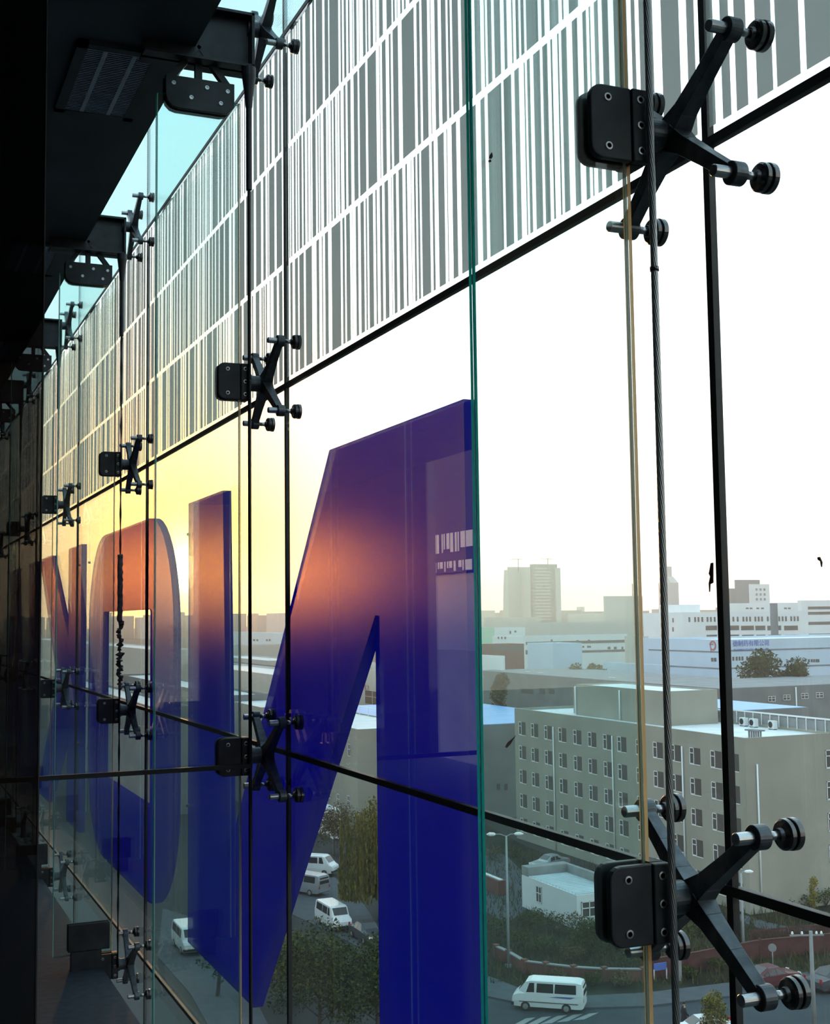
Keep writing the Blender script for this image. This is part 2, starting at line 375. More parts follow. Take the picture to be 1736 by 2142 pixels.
# ------------------------------------------------------------------ spider fittings
def spider(k, n, clamp=True):
    s, z = sk(k), zn(n); HX = 1.000
    root = thing('spider_fitting', (HX, s, z), '', 'spider fitting', 'steel spider fittings holding the glass')
    if clamp:
        for sg in (-1, 1):                                   # rounded clamp plates either side of the fin
            y0 = s + sg * .0100; r = .018; x0, x1, h = .878, .942, .0515
            poly = [(x1, y0, z - h), (x1, y0, z + h)] + [(x0 + r - r * math.sin(t), y0, z + h - r + r * math.cos(t)) for t in (0, .4, .8, 1.2, 1.57)] \
                 + [(x0 + r - r * math.cos(t), y0, z - h + r - r * math.sin(t)) for t in (0, .4, .8, 1.2, 1.57)]
            mb = MB().prism(poly, (0, sg * .011, 0))
            cp = mb.build('clamp_plate', PLATE, root, bevel=.002)
            ms = MB().box((.9425, y0, z - h), (.968, y0 + sg * .014, z + h)); ms.build('side_cheek', PLATE, root, bevel=.002)
            for (px, pz, d) in ((.905, .034, .011), (.905, -.034, .011), (.955, .036, .014), (.955, 0, .014), (.955, -.036, .014)):
                q = MB().turn((px, y0 + sg * (d - .001), z + pz), (0, sg, 0), [(0, .0056), (.0022, .0056), (.0024, .0034), (.0010, .0032), (.0010, .001)], 16)
                q.build('screw', STEEL, root)
        MB().box((.9448, s - .0098, z - .052), (.966, s + .0098, z + .052)).build('end_block', PLATE, root)
    MB().turn((.966, s, z), (1, 0, 0), [(0, .0265), (.010, .0265), (.0105, .0225), (.034, .0225), (.036, .0215), (.058, .0215), (.068, .013)]).build('hub', CAST, root)
    for ay in (1, -1):
        for az in (1, -1):
            by, bz = s - .012 + ay * .126, z + az * .097
            c0 = V((1.018, s - .004 + ay * .008, z + az * .006)); c1 = V((1.020, by - ay * .006, bz - az * .0045))
            ar = MB(); n_ = (c1 - c0).normalized()
            wd = V((0, -n_.z, n_.y)).normalized()            # across the arm, in the plane of the glass
            dp = n_.cross(wd).normalized()
            ring = lambda c, w, d: [c - wd * w - dp * d, c + wd * w - dp * d, c + wd * w + dp * d, c - wd * w + dp * d]
            secs = [(0, .0185, .0165), (.22, .0128, .0125), (.6, .0108, .0100), (1, .0098, .0090)]
            for (t0, w0, d0), (t1, w1, d1) in zip(secs, secs[1:]): ar.hexa(ring(c0.lerp(c1, t0), w0, d0), ring(c0.lerp(c1, t1), w1, d1))
            ar.turn((1.012, by, bz), (1, 0, 0), [(0, .0150), (.001, .0160), (.019, .0160), (.020, .0150)], 24)
            arm = ar.build('arm', CAST, root, bevel=.0025)
            MB().turn((.986, by, bz), (1, 0, 0), [(0, .0070), (.0012, .0082), (.026, .0082)], 18).build('pin', STEEL, arm)
            MB().cyl((1.032, by, bz), (1.058, by, bz), .0056).build('stud', STEEL, arm)
            MB().turn((1.052, by, bz), (1, 0, 0), [(0, .0080), (.004, .0095), (.0055, .0170), (.008, .0196), (.0135, .0200), (.0145, .0190)], 28).build('rotule_disc', DISC, arm)
            MB().turn((1.0665, by, bz), (1, 0, 0), [(0, .0175), (.0025, .0175), (.003, .0200), (.004, .0206), (.0112, .0206)], 28).build('glass_disc', DISC, arm)
    return root
ROWLAB = {-1: 'at floor level', 0: 'on the lower joint', 1: 'under the striped glass', 2: 'up at the ceiling beam'}
PROTO = spider(0, 1); PROTO2 = spider(1, 2, False)
for o_ in (PROTO, PROTO2):
    st = [o_]
    while st:
        q_ = st.pop(); KIDS[q_] = [c for c in COL.objects if c.parent == q_]; st += KIDS[q_]
for n in (1, 0, 2, -1):
    for k in range(KMAX):
        if (n == 2 and k < 1) or (n == -1 and k < 2): continue
        lab = f'four-armed steel spider fitting {ROWLAB[n]}, {ORD[k]} column from right'
        if (k, n) == (0, 1): PROTO['label'] = lab; continue
        if (k, n) == (1, 2): PROTO2['label'] = lab; continue
        dup(PROTO2 if n == 2 else PROTO, (1.000, sk(k), zn(n)), lab)

# ------------------------------------------------------------------ steel ropes with their sleeves
TAPE = mat('ragged_plastic_wrap', (.10, .085, .07), .6, noise=.5, scale=50, bump=.4)
for k in range(KMAX):
    s = sk(k); z0, z1 = EYE - 1.42, EYE + (1.62 if k == 0 else 1.575)
    root = thing('steel_rope', (PCAB, s, z0), f'upright twisted steel rope, {ORD[k]} from the right' + (' and the nearest to the lens' if k == 0 else ''), 'steel rope', 'steel ropes along the facade')
    st = .012 if k == 0 else (.03 if k == 1 else .12); m_ = int((z1 - z0) / st)
    off = -.033
    MB().tube([(PCAB, s + off, z0 + (z1 - z0) * i / m_) for i in range(m_ + 1)], .0050, 48 if k == 0 else (24 if k < 3 else 10), lobes=12 if k < 3 else 0, amp=.16, twist=.42 * st / .012 * (1 if k == 0 else .5)).build('rope', ROPE if k < 1 else BLACK, root)
    if k == 0:
        zc = at_x(1368, 563, PCAB).z; MB().cyl((PCAB, s + off, zc - .003), (PCAB, s + off, zc + .003), .0062).build('collar', DISC, root)
    else:
        MB().turn((PCAB, s + off, EYE + 1.215), (0, 0, 1), [(0, .006), (.002, .0085), (.24, .0085), (.245, .010), (.28, .013), (.335, .020), (.36, .020)], 20).build('end_sleeve', PLATE, root)
    if k == 2:
        za, zb = at_x(259, 1300, PCAB).z, at_x(258, 1158, PCAB).z
        q = 26; rr = random.Random(3)
        MB().tube([(PCAB + rr.uniform(-.002, .002), s + off, zb + (za - zb) * i / q) for i in range(q + 1)], [.011 + .001 * math.sin(i * 2.1) for i in range(q + 1)], 10).build('tape_wrap', TAPE, root)
        zc = at_x(262, 1445, PCAB).z; q = 40
        MB().tube([(PCAB + rr.uniform(-.010, .010), s + off + rr.uniform(-.01, .01), za + (zc - za) * i / q) for i in range(q + 1)], [rr.uniform(.004, .015) for i in range(q + 1)], 7, smooth=False).build('torn_plastic', TAPE, root)

# ------------------------------------------------------------------ slabs, beams and fin shoes
CE, CEZ = .815, EYE + 1.625
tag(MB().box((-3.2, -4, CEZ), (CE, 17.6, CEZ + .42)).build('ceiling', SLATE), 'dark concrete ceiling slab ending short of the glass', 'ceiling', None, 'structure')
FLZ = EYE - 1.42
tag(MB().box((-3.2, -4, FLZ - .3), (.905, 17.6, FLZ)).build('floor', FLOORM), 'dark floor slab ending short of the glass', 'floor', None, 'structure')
LOUV = mat('grey_louvre_metal', (.36, .44, .54), .5)
for i, k in enumerate((1, 2, 3)):
    y0, y1 = sk(k) + .06, sk(k) + .58
    root = thing('ceiling_grille', (.62, (y0 + y1) / 2, CEZ - .012), f'grey louvred air grille in the ceiling, {ORD[i]} from the right', 'air grille', 'air grilles in the ceiling')
    x0, x1 = .50, .745
    f = MB()
    for a, b in (((x0, y0), (x1, y0 + .03)), ((x0, y1 - .03), (x1, y1)), ((x0, y0), (x0 + .03, y1)), ((x1 - .03, y0), (x1, y1))): f.box((*a, CEZ - .014), (*b, CEZ))
    f.build('frame', SLATE, root)
    q = MB()
    for j in range(38):
        yy = y0 + .035 + (y1 - y0 - .07) * j / 37
        q.hexa([(x0 + .03, yy, CEZ - .012), (x1 - .03, yy, CEZ - .012), (x1 - .03, yy + .004, CEZ - .012), (x0 + .03, yy + .004, CEZ - .012)],
               [(x0 + .03, yy + .012, CEZ - .001), (x1 - .03, yy + .012, CEZ - .001), (x1 - .03, yy + .016, CEZ - .001), (x0 + .03, yy + .016, CEZ - .001)])
    for xx in (.582, .664): q.box((xx - .006, y0 + .03, CEZ - .013), (xx + .006, y1 - .03, CEZ - .002))
    q.build('louvre', LOUV, root)
for k in range(1, KMAX):
    s = sk(k)
    root = thing('beam_bracket', (.9, s, EYE + 1.58), f'black steel bracket from the ceiling slab to the top spider, {ORD[k]} column from the right', 'bracket', 'brackets under the ceiling slab')
    MB().box((CE - .15, s - .006, EYE + 1.575), (.978, s + .006, EYE + 1.735)).build('web_plate', PLATE, root)
    MB().box((CE - .15, s - .045, EYE + 1.575), (.978, s + .045, EYE + 1.583)).box((CE - .15, s - .045, EYE + 1.727), (.978, s + .045, EYE + 1.735)).build('flange', PLATE, root)
    MB().box((.970, s - .045, EYE + 1.575), (.979, s + .045, EYE + 1.735)).build('end_plate', PLATE, root, bevel=.001)
for k in range(KMAX):
    s = sk(k)
    if k:
        root = thing('fin_shoe', (.82, s, EYE + 1.44), f'black rounded clamp hanging the top of the {ORD[k]} glass fin from the right', 'fin clamp', 'clamps at the ends of the glass fins')
        x0, x1, zb, zt, r = .728, .925, EYE + 1.432, EYE + 1.525, .035
        for sg in (-1, 1):
            y0 = s + sg * .0102
            poly = [(x0, y0, zt), (x1, y0, zt)] + [(x1 - r + r * math.cos(t), y0, zb + r - r * math.sin(t)) for t in (0, .5, 1.05, 1.57)] + [(x0 + r - r * math.sin(t), y0, zb + r - r * math.cos(t)) for t in (0, .5, 1.05, 1.57)]
            MB().prism(poly, (0, sg * .012, 0)).build('clamp_plate', PLATE, root, bevel=.0015)
            for px, pz in ((.75, .07), (.80, .035), (.845, .07), (.885, .03), (.905, .068)):
                MB().turn((px, y0 + sg * .0115, zb + pz), (0, sg, 0), [(0, .006), (.003, .006), (.003, .0035), (.001, .003)], 12).build('screw', STEEL, root)
        g = MB()
        for xa in (.745, .91): g.bar((xa, s, zt - .004), (.825, s, CEZ + .005), .018, .02, up=(0, 1, 0))
        g.bar((.825, s, zt - .01), (.825, s, CEZ + .003), .02, .016, up=(0, 1, 0))
        g.build('hanger', PLATE, root)
    if k >= 2:
        root = thing('fin_shoe', (.82, s, EYE - 1.345), f'black clamp at the foot of the {ORD[k]} glass fin from the right', 'fin clamp', 'clamps at the ends of the glass fins')
        for sg in (-1, 1): MB().box((.765, s + sg * .0102, EYE - 1.345), (.935, s + sg * .019, EYE - 1.235)).build('clamp_plate', PLATE, root, bevel=.004)
        MB().box((.78, s - .022, FLZ), (.90, s + .022, EYE - 1.345)).build('base', PLATE, root)
# thin strut across the bay, added dark glass leaf that dims the left edge, inner walls
o = MB().bar((-1.3, sk(1) - .035, EYE - .402), (.968, sk(1) - .035, EYE - .400), .012, .012).build('cross_strut', BLACK)
tag(o, 'thin black level strut running from the room to the second fin', 'strut')
root = thing('added_dimming_leaf', (-.37, 2.1, FLZ), 'added dark glass leaf dimming the left edge', 'glass panel')
MB().box((-1.0, 2.1, FLZ), (.2475, 2.112, CEZ)).build('pane', G_DARK, root)
MB().box((.2475, 2.099, FLZ), (.2495, 2.113, CEZ)).build('edge_strip', BLACK, root)
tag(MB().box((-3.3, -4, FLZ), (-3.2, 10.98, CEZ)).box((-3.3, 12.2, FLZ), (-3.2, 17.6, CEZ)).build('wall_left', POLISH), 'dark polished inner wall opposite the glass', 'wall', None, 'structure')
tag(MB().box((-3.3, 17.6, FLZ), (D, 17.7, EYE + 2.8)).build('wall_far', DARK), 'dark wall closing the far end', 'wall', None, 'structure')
tag(MB().box((-3.3, -4.1, FLZ), (D, -4, EYE + 2.8)).build('wall_near', DARK), 'dark wall behind the viewer', 'wall', None, 'structure')

# ------------------------------------------------------------------ blue sign letters outside the glass
PL, TH = D + .037, .030
pl = lambda px, py: (lambda p: (p.y, p.z))(at_x(px, py, PL))
ZT = (pl(700, 940)[1] + pl(985, 837)[1]) / 2; ZB = (pl(540, 2095)[1] + pl(412, 1990)[1]) / 2
ys = lambda px, py=1290: pl(px, py)[0]
def extr(outer, holes=()):
    mb = MB()
    cu = bpy.data.curves.new('o', 'CURVE'); cu.dimensions = '2D'; cu.fill_mode = 'BOTH'; cu.extrude = TH / 2
    for lp in [outer, *holes]:
        sp = cu.splines.new('POLY'); sp.points.add(len(lp) - 1); sp.use_cyclic_u = True
        for p, (a, b) in zip(sp.points, lp): p.co = (a, b, 0, 1)
    t = bpy.data.objects.new('o', cu); COL.objects.link(t)
    me = bpy.data.meshes.new_from_object(t.evaluated_get(bpy.context.evaluated_depsgraph_get()))
    bpy.data.objects.remove(t); bpy.data.curves.remove(cu)
    mb.v = [(PL + v.co.z, v.co.x, v.co.y) for v in me.vertices]; mb.f = [tuple(p.vertices) for p in me.polygons]
    mb.m = [0] * len(mb.f); mb.sm = [False] * len(mb.f); bpy.data.meshes.remove(me); return mb
def rrect(y0, y1, z0, z1, r):
    out = []
    for cy_, cz_, a0 in ((y1 - r, z1 - r, 0), (y0 + r, z1 - r, 90), (y0 + r, z0 + r, 180), (y1 - r, z0 + r, 270)):
        out += [(cy_ + r * math.cos(math.radians(a0 + i * 9)), cz_ + r * math.sin(math.radians(a0 + i * 9))) for i in range(11)]
    return out
def sign(name, outer, holes, label):
    root = extr(outer, holes).build('sign_letter', BLUE); tag(root, label, 'sign letter', 'blue sign letters outside the glass')
    a_, b_ = outer[0][0], outer[1][0]; st_ = MB()
    for z_ in (ZT - .12, ZB + .5): st_.cyl((D + .0095, outer[0][0] + (.03 if outer[0][0] < sum(p[0] for p in outer) / len(outer) else -.03), z_), (PL - TH / 2 + .001, outer[0][0] + (.03 if outer[0][0] < sum(p[0] for p in outer) / len(outer) else -.03), z_), .006)
    st_.build('standoff', STEEL, root); return root
yr, ya = ys(991), ys(402); yc = ys(475)
nI = pl(540, 2095)[0]; nH = pl(797, 1287); nC = pl(485, 1792)
slope_r = (nH[0] - nI) / (nH[1] - ZB)
sign('N', [(ya, ZT), (yc, ZT), nC, (pl(700, 940)[0], ZT), (yr, ZT), (yr, ZB), (ys(798), ZB), nH, (nI, ZB), (ya, ZB)], [], 'big blue letter N, nearest of the sign letters')
o0, o1 = ys(192), ys(371)
o0, o1 = max(o0, o1), min(o0, o1); wO = o0 - o1
hz1, hz0 = pl(270, 1277)[1], ZB + (ZT - pl(270, 1277)[1])
sign('O', rrect(o1, o0, ZB, ZT, wO * .23), [list(reversed(rrect(ys(322), ys(222), hz0, hz1, .02)))], 'blue letter O with rounded corners, second sign letter')
k0, k1 = ys(175), ys(148); st = k1 - k0
k3 = ys(88, 1180); zm = (ZT + ZB) / 2
sign('K', [(k0, ZT), (k1, ZT), (k1, zm + .28), (ys(112, 1170), ZT), (k3, ZT), (ys(126, 1300), zm), (k3, ZB), (ys(112, 1170), ZB), (k1, zm - .28), (k1, ZB), (k0, ZB)], [], 'blue letter K turned backwards, third sign letter')
sign('I', [(ys(79), ZT), (ys(65), ZT), (ys(65), ZB), (ys(79), ZB)], [], 'plain blue bar letter I, fourth sign letter')
a0, a1 = ys(50), ys(18); am = (a0 + a1) / 2; aw = (a1 - a0)
sign('A', [(am - aw * .16, ZT), (am + aw * .16, ZT), (a1, ZB), (a1 - aw * .24, ZB), (am + aw * .12, ZB + .35), (am - aw * .12, ZB + .35), (a0 + aw * .24, ZB), (a0, ZB)],
     [[(am - aw * .07, ZB + .62), (am + aw * .07, ZB + .62), (am, ZT - .4)]], 'farthest blue letter A at the left end of the sign')

# ================================================================== the town below (streets run square to the glazed wall)
BEIGE = mat('beige_render', (.29, .285, .245), .9, spec=.08, noise=.10, scale=.25)
SHADE = mat('grey_render', (.17, .18, .185), .9, spec=.08, noise=.15, scale=.3)
WHITE = mat('white_cladding', (.66, .69, .72), .7, noise=.05, scale=.2)
PALEB = mat('pale_blue_cladding', (.44, .55, .68), .6, noise=.05, scale=.2)
PGREEN = mat('pale_green_cladding', (.32, .60, .46), .7)
CREAM = mat('cream_render', (.50, .47, .42), .85, noise=.08, scale=.3)
BRICK = mat('red_brick', (.13, .052, .042), .9, noise=.2, scale=.8)
ROOFG = mat('light_roof_felt', (.62, .66, .68), .8, noise=.12, scale=.4)
ROOFD = mat('grey_roof', (.16, .18, .20), .8, noise=.2, scale=.3)
ROOFB = mat('blue_metal_roof', (.13, .34, .68), .45, noise=.12, scale=.35)
ROOFW = mat('white_metal_roof', (.50, .58, .62), .5, noise=.08, scale=.5)
UPVC = mat('white_window_frame', (.72, .74, .76), .5)
PANE = mat('dark_window_pane', (.075, .070, .068), .15, spec=.6)
PANEB = mat('brown_window_pane', (.12, .075, .055), .3)
PIPE = mat('white_downpipe', (.70, .74, .76), .5)
RUST = mat('rusty_red_paint', (.065, .020, .021), .8, noise=.3, scale=1.5)
CONC = mat('pale_concrete', (.22, .23, .235), .9, noise=.15, scale=1.2)
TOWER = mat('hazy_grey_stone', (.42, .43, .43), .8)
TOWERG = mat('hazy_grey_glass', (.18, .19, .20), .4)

def ybar(P, dy, dz): return V((P[0], P[1] + dy, P[2] + dz))
def blk(name, X0, X1, Y0, Y1, z1, wall, roof, label, cat='building', group=None, par=.5, z0=0.0):
    root = thing(name, ((X0 + X1) / 2, (Y0 + Y1) / 2, z0), label, cat, group)
    MB().box((X0, Y0, z0), (X1, Y1, z1 - par)).build('wall', wall, root)
    MB().box((X0 + .25, Y0 + .25, z1 - par), (X1 - .25, Y1 - .25, z1 - par + .06)).build('roof', roof, root)
    if par > .1:
        q = MB()
        for a, b in (((X0, Y0), (X1, Y0 + .25)), ((X0, Y1 - .25), (X1, Y1)), ((X0, Y0 + .25), (X0 + .25, Y1 - .25)), ((X1 - .25, Y0 + .25), (X1, Y1 - .25))):
            q.box((*a, z1 - par), (*b, z1))
        q.build('parapet', wall, root)
    root['box'] = (X0, X1, Y0, Y1, z1)
    return root
def corner(pc, ytop, dist, pL, pR):
    c = at_d(pc, ytop, dist); y1 = at_x(pL, ytop, c.x).y; x1 = at_y(pR, ytop, c.y).x
    return c.x, x1, c.y, y1, c.z
def axb(name, pL, pC, pR, ytop, dist, wall, roof, label, **k):
    X0, X1, Y0, Y1, z = corner(pC, ytop, dist, pL, pR)
    return blk(name, X0, X1, Y0, Y1, z, wall, roof, label, **k)
def win(root, face, u, z, w, h, style='casement', frame=None, pane=None, off=.05):
    """one window on the face looking at -X ('x', u = world y) or at -Y ('y', u = world x)"""
    X0, X1, Y0, Y1, _ = root['box']; frame = frame or UPVC; pane = pane or PANE
    P = (lambda a, b, o: (X0 - o, a, b)) if face == 'x' else (lambda a, b, o: (a, Y0 - o, b))
    def slab(mb, a0, b0, a1, b1, o0, o1):
        p, q = P(a0, b0, o0), P(a1, b1, o1); mb.box([min(i, j) for i, j in zip(p, q)], [max(i, j) for i, j in zip(p, q)])
    f = MB(); t = .07
    if style == 'casement':                                  # white side light with a transom, dark fixed light beside it
        s0 = u + w / 2 if face == 'x' else u - w / 2; sg = -1 if face == 'x' else 1; cw = w * .42
        slab(f, s0, z, s0 + sg * t, z + h, 0, off); slab(f, s0 + sg * (cw - t), z, s0 + sg * cw, z + h, 0, off)
        for zz in (z, z + h * .64, z + h - t): slab(f, s0, zz, s0 + sg * cw, zz + t, 0, off)
        slab(f, s0, z - .07, s0 + sg * w, z, 0, off * .8)
    else:
        for a in ((u - w / 2), (u - t / 2), (u + w / 2 - t)): slab(f, a, z, a + t, z + h, 0, off)
        for b in (z, z + h * .55, z + h - t): slab(f, u - w / 2, b, u + w / 2, b + t, 0, off)
    fr = f.build('window', frame, root)
    g = MB(); slab(g, u - w / 2, z, u + w / 2, z + h, 0, off * .5); g.build('pane', pane, fr)
def band(root, face, a, b, z, h, m=None, name='window_band'):
    X0, X1, Y0, Y1, _ = root['box']; q = MB()
    if face == 'x': q.box((X0 - .06, min(a, b), z), (X0, max(a, b), z + h))
    else: q.box((min(a, b), Y0 - .06, z), (max(a, b), Y0, z + h))
    q.build(name, m or PANE, root)
def pband(root, face, p0, p1, ya, yb, m=None, name='window_band'):       # the same, read off between two pixels of the photograph
    X0, X1, Y0, Y1, _ = root['box']
    if face == 'x': A, B = at_x(p0, ya, X0 - .06), at_x(p1, yb, X0 - .06); band(root, 'x', A.y, B.y, min(A.z, B.z), abs(A.z - B.z) + .01, m, name)
    else: A, B = at_y(p0, ya, Y0 - .06), at_y(p1, yb, Y0 - .06); band(root, 'y', A.x, B.x, min(A.z, B.z), abs(A.z - B.z) + .01, m, name)
def prow(root, face, pxs, w_px, ya, yb, m=None, slope=0.0):
    for px in pxs: pband(root, face, px, px + w_px, ya + slope * (px - pxs[0]), yb + slope * (px - pxs[0]), m, 'window')

# --- ground
GRASS = mat('dark_scrub_ground', (.017, .023, .013), .95, spec=.08, noise=.55, scale=.35)
ASPH = mat('blue_grey_asphalt', (.036, .050, .060), .85, spec=.08, noise=.18, scale=.5)
PAVE = mat('pale_pavement', (.066, .078, .090), .9, spec=.08, noise=.15, scale=1.0)
tag(MB().box((-400, -400, -.3), (4000, 4500, 0)).build('ground', mat('town_ground', (.035, .040, .040), .95, spec=.08, noise=.3, scale=.02), loc=(0, 0, 0)), 'dark town ground far below', 'ground', None, 'structure')
def pad(name, poly, z, m, label, kind='structure'):
    P = [at_z(a, b, z) for a, b in poly]
    tag(MB().prism([(p.x, p.y, 0.0) for p in P], (0, 0, z)).build(name, m), label, 'ground', None, kind)
pad('scrub_field', [(1006, 1720), (1100, 1770), (1300, 1850), (1590, 1885), (1900, 1880), (1900, 2030), (1500, 2060), (1350, 2080), (1230, 2088), (1100, 2070), (1006, 2040)], .04, GRASS, 'dark scrub land between the beige block and the street')
pad('street', [(560, 2600), (1006, 2078), (1060, 2094), (1200, 2108), (1350, 2104), (1500, 2086), (1900, 2040), (2300, 2600)], .05, ASPH, 'grey street at the foot of the picture')
pad('sidewalk', [(990, 2030), (1040, 2048), (1100, 2072), (1230, 2082), (1350, 2076), (1500, 2058), (1900, 2005), (1900, 2042), (1500, 2086), (1350, 2104), (1200, 2108), (1090, 2098), (1018, 2083), (990, 2074)], .16, PAVE, 'pale pavement curving along the street')
pad('yard', [(590, 1840), (700, 1835), (760, 1890), (800, 1950), (812, 2010), (760, 1985), (650, 1930), (560, 1890)], .05, PAVE, 'grey yard where the minibuses are parked')
pad('parking', [(340, 1900), (440, 1930), (520, 2060), (560, 2142), (520, 2300), (400, 2080), (330, 2000)], .06, PAVE, 'pale parking strip at the lower left')
pad('lane', [(1002, 1768), (1060, 1790), (1110, 1840), (1100, 1905), (1060, 1930), (1000, 1900)], .06, PAVE, 'grey lane beside the guardhouse')
STRIP = mat('white_road_paint', (.22, .24, .25), .8)
for i in range(5):
    a_ = [(1062 + i * 34, 2150 - i * 4), (1086 + i * 34, 2148 - i * 4), (1120 + i * 33, 2128 - i * 2.5), (1100 + i * 33, 2130 - i * 2.5)]
    P = [at_z(x_, y_, .06) for x_, y_ in a_]
    tag(MB().prism([(p.x, p.y, .05) for p in P], (0, 0, .008)).build('road_stripe', STRIP), 'faded white crossing stripe on the street before the minibus', 'road marking', 'crossing stripes on the street')
pad('footpath', [(1520, 1905), (1560, 1915), (1610, 1930), (1660, 1940), (1760, 1925), (1760, 1935), (1660, 1952), (1600, 1945), (1520, 1918)], .08, PAVE, 'pale footpath curving through the scrub')

# --- the beige five-storey block
cA = at_z(1577, 1543, 15.1); XA, YA = 70.3, cA.y; YB = at_x(1076, 1485, XA).y
bA = blk('beige_block', XA, XA + 10.5, YA, YB, 15.1, BEIGE, ROOFG, 'long beige five-storey block with flat white roof, right of centre', par=.35)
cols = [1096, 1122, 1150, 1180, 1211, 1242, 1274, 1304, 1340, 1376, 1413, 1453, 1497]
for i, px in enumerate(cols):
    u = at_x(px - 3 if i < 8 else px, 1560, XA).y
    for f in range(5): win(bA, 'x', u, 1.0 + 2.78 * f, 1.62, 1.5)
uu = [at_x(1536, 1600, XA).y]
for u in uu:
    for f in range(5): win(bA, 'x', u, 1.0 + 2.78 * f, 1.3, 1.5, pane=PANE)
for f in range(5): win(bA, 'y', at_y(1742, 1600, YA).x, .9 + 2.78 * f, 1.6, 1.6)
for px in (1160, 1283, 1429):
    u = at_x(px, 1600, XA).y; MB().cyl((XA - .1, u, .1), (XA - .1, u, 13.6), .075, n=8).build('downpipe', PIPE, bA)
u = at_y(1579.5, 1700, YA).x; MB().cyl((u + .3, YA - .1, .1), (u + .3, YA - .1, 12.8), .08, n=8).build('downpipe', PIPE, bA)
# railing along the far roof edge
rl = MB(); xr = XA + 10.2
rl.bar((xr, YA + .2, 16.2), (xr, YB - .2, 16.2), .10, .14)
for i in range(34):
    y = YA + .2 + (YB - YA - .4) * i / 33; rl.bar((xr, y, 15.0), (xr, y, 16.2), .06)
rl.build('roof_railing', PIPE, bA)
MB().box((xr + .12, YA + .2, 15.0), (xr + .2, YB - .2, 15.95)).build('railing_backing', CONC, bA)
tw0, tw1 = at_x(1392, 1480, 73.2).y, at_x(1206, 1480, 73.2).y
tb = blk('stair_tower', 73.2, 79.5, tw0, tw1, 18.25, BEIGE, ROOFG, 'beige stair tower on the roof of the five-storey block', 'roof tower', par=.2, z0=14.81)
MB().box((74.2, tw1, 14.81), (78.0, tw1 + 2.4, 17.8)).build('side_lobby', BEIGE, tb)
for px in (1202, 1297):
    u = at_x(px, 1450, 73.2).y; MB().cyl((73.1, min(u, tw1 + .05), 14.9), (73.1, min(u, tw1 + .05), 18.0), .09, n=8).build('downpipe', PIPE, tb)
ACW = mat('white_metal_casing', (.60, .63, .64), .4)
for i, (px, py) in enumerate(((1576, 1512), (1604, 1514), (1655, 1518))):
    p = at_z(px, py + 6, 14.81); p.x = min(p.x, xr - .8)
    rt_ = thing('air_conditioner', p, ['white air conditioner on the block roof, left of the row', 'white air conditioner on the block roof, middle of the row', 'white air conditioner on the block roof, right of the row'][i], 'air conditioner', 'air conditioners on the flat roof')
    MB().box((p.x - .2, p.y - .45, p.z + .08), (p.x + .2, p.y + .45, p.z + .85)).build('casing', ACW, rt_)
    MB().turn((p.x - .2, p.y + .1, p.z + .47), (-1, 0, 0), [(0, .30), (.02, .30), (.025, .27), (.005, .1), (.02, .08)], 16).build('fan', DARK, rt_)
    for dy in (-.35, .35): MB().box((p.x - .2, p.y + dy - .04, p.z), (p.x + .2, p.y + dy + .04, p.z + .08)).build('foot', DARK, rt_)
for i, (px, py) in enumerate(((1576, 1541), (1712, 1529))):
    p = at_z(px, py - 2, 15.11 if i == 0 else 14.86); rt_ = thing('roof_vent', (p.x + .7, p.y + .7, 14.81), ['dark flat-capped vent at the near corner of the block roof', 'dark flat-capped vent at the right end of the block roof'][i], 'roof vent', 'vents on the flat roof')
    x, y = p.x + .7, p.y + .7; q = MB()
    for a in (-.5, -.17, .17, .5): q.box((x - .06 - .25, y + a - .06, 14.81), (x + .06 - .25, y + a + .06, 15.45)).box((x + .19, y + a - .06, 14.81), (x + .31, y + a + .06, 15.45))
    q.build('post', CONC, rt_); MB().box((x - .5, y - .8, 15.45), (x + .5, y + .8, 15.57)).build('cap', ROOFD, rt_)

# --- blue roofed halls and the grey works behind
X0, X1, Y0, Y1, z = corner(905, 1521, 161, 690, 1260); Y1 = at_z(1010, 1464, z).y
hb = blk('blue_roof_hall', X0, X1, Y0, Y1, z, SHADE, ROOFB, 'low hall with a broad blue metal roof behind the beige block', par=.08)
for px in (1040, 1056): pband(hb, 'y', px, px + 6, 1640, 1652)
X0, X1, Y0, Y1, z = corner(1522, 1487, 178, 1290, 1692)
blk('blue_roof_hall', X0, X1, Y0, Y1, z, SHADE, ROOFB, 'grey hall with a blue roof wedge right of the stair tower', par=.08)
X0, X1, Y0, Y1, z = corner(1506, 1440, 216, 1000, 1960)
gw = blk('grey_works', X0, X0 + 24, Y0, Y1, z, SHADE, ROOFD, 'long grey works building with low windows behind the blue roofs', par=.1)
MB().box((X0 + 24, Y0, 0), (X1, Y0 + 26, z - .1)).build('side_wing', SHADE, gw); MB().box((X0 + 24, Y0 + .2, z - .1), (X1, Y0 + 25.8, z - .04)).build('roof', ROOFD, gw)
gw['box'] = (X0, X1, Y0, Y1, z)
for px in (1420, 1437, 1458): pband(gw, 'x', px, px + 11, 1442, 1451)
for px in (1090, 1128, 1148): pband(gw, 'x', px, px + (24 if px == 1090 else 11), 1440, 1452)
for px, yy in ((1606, 1456), (1637, 1453), (1675, 1450), (1706, 1448)):
    a, b = at_y(px, yy + 12, Y0), at_y(px + 15, yy, Y0); win(gw, 'y', (a.x + b.x) / 2, a.z, abs(b.x - a.x), abs(b.z - a.z), 'cross', off=.12)
MB().cyl((at_y(1664, 1460, Y0).x, Y0 - .15, 2), (at_y(1664, 1460, Y0).x, Y0 - .15, z - .3), .12, n=8).build('downpipe', PIPE, gw)
pt = at_x(1187, 1425, X0 - .1)
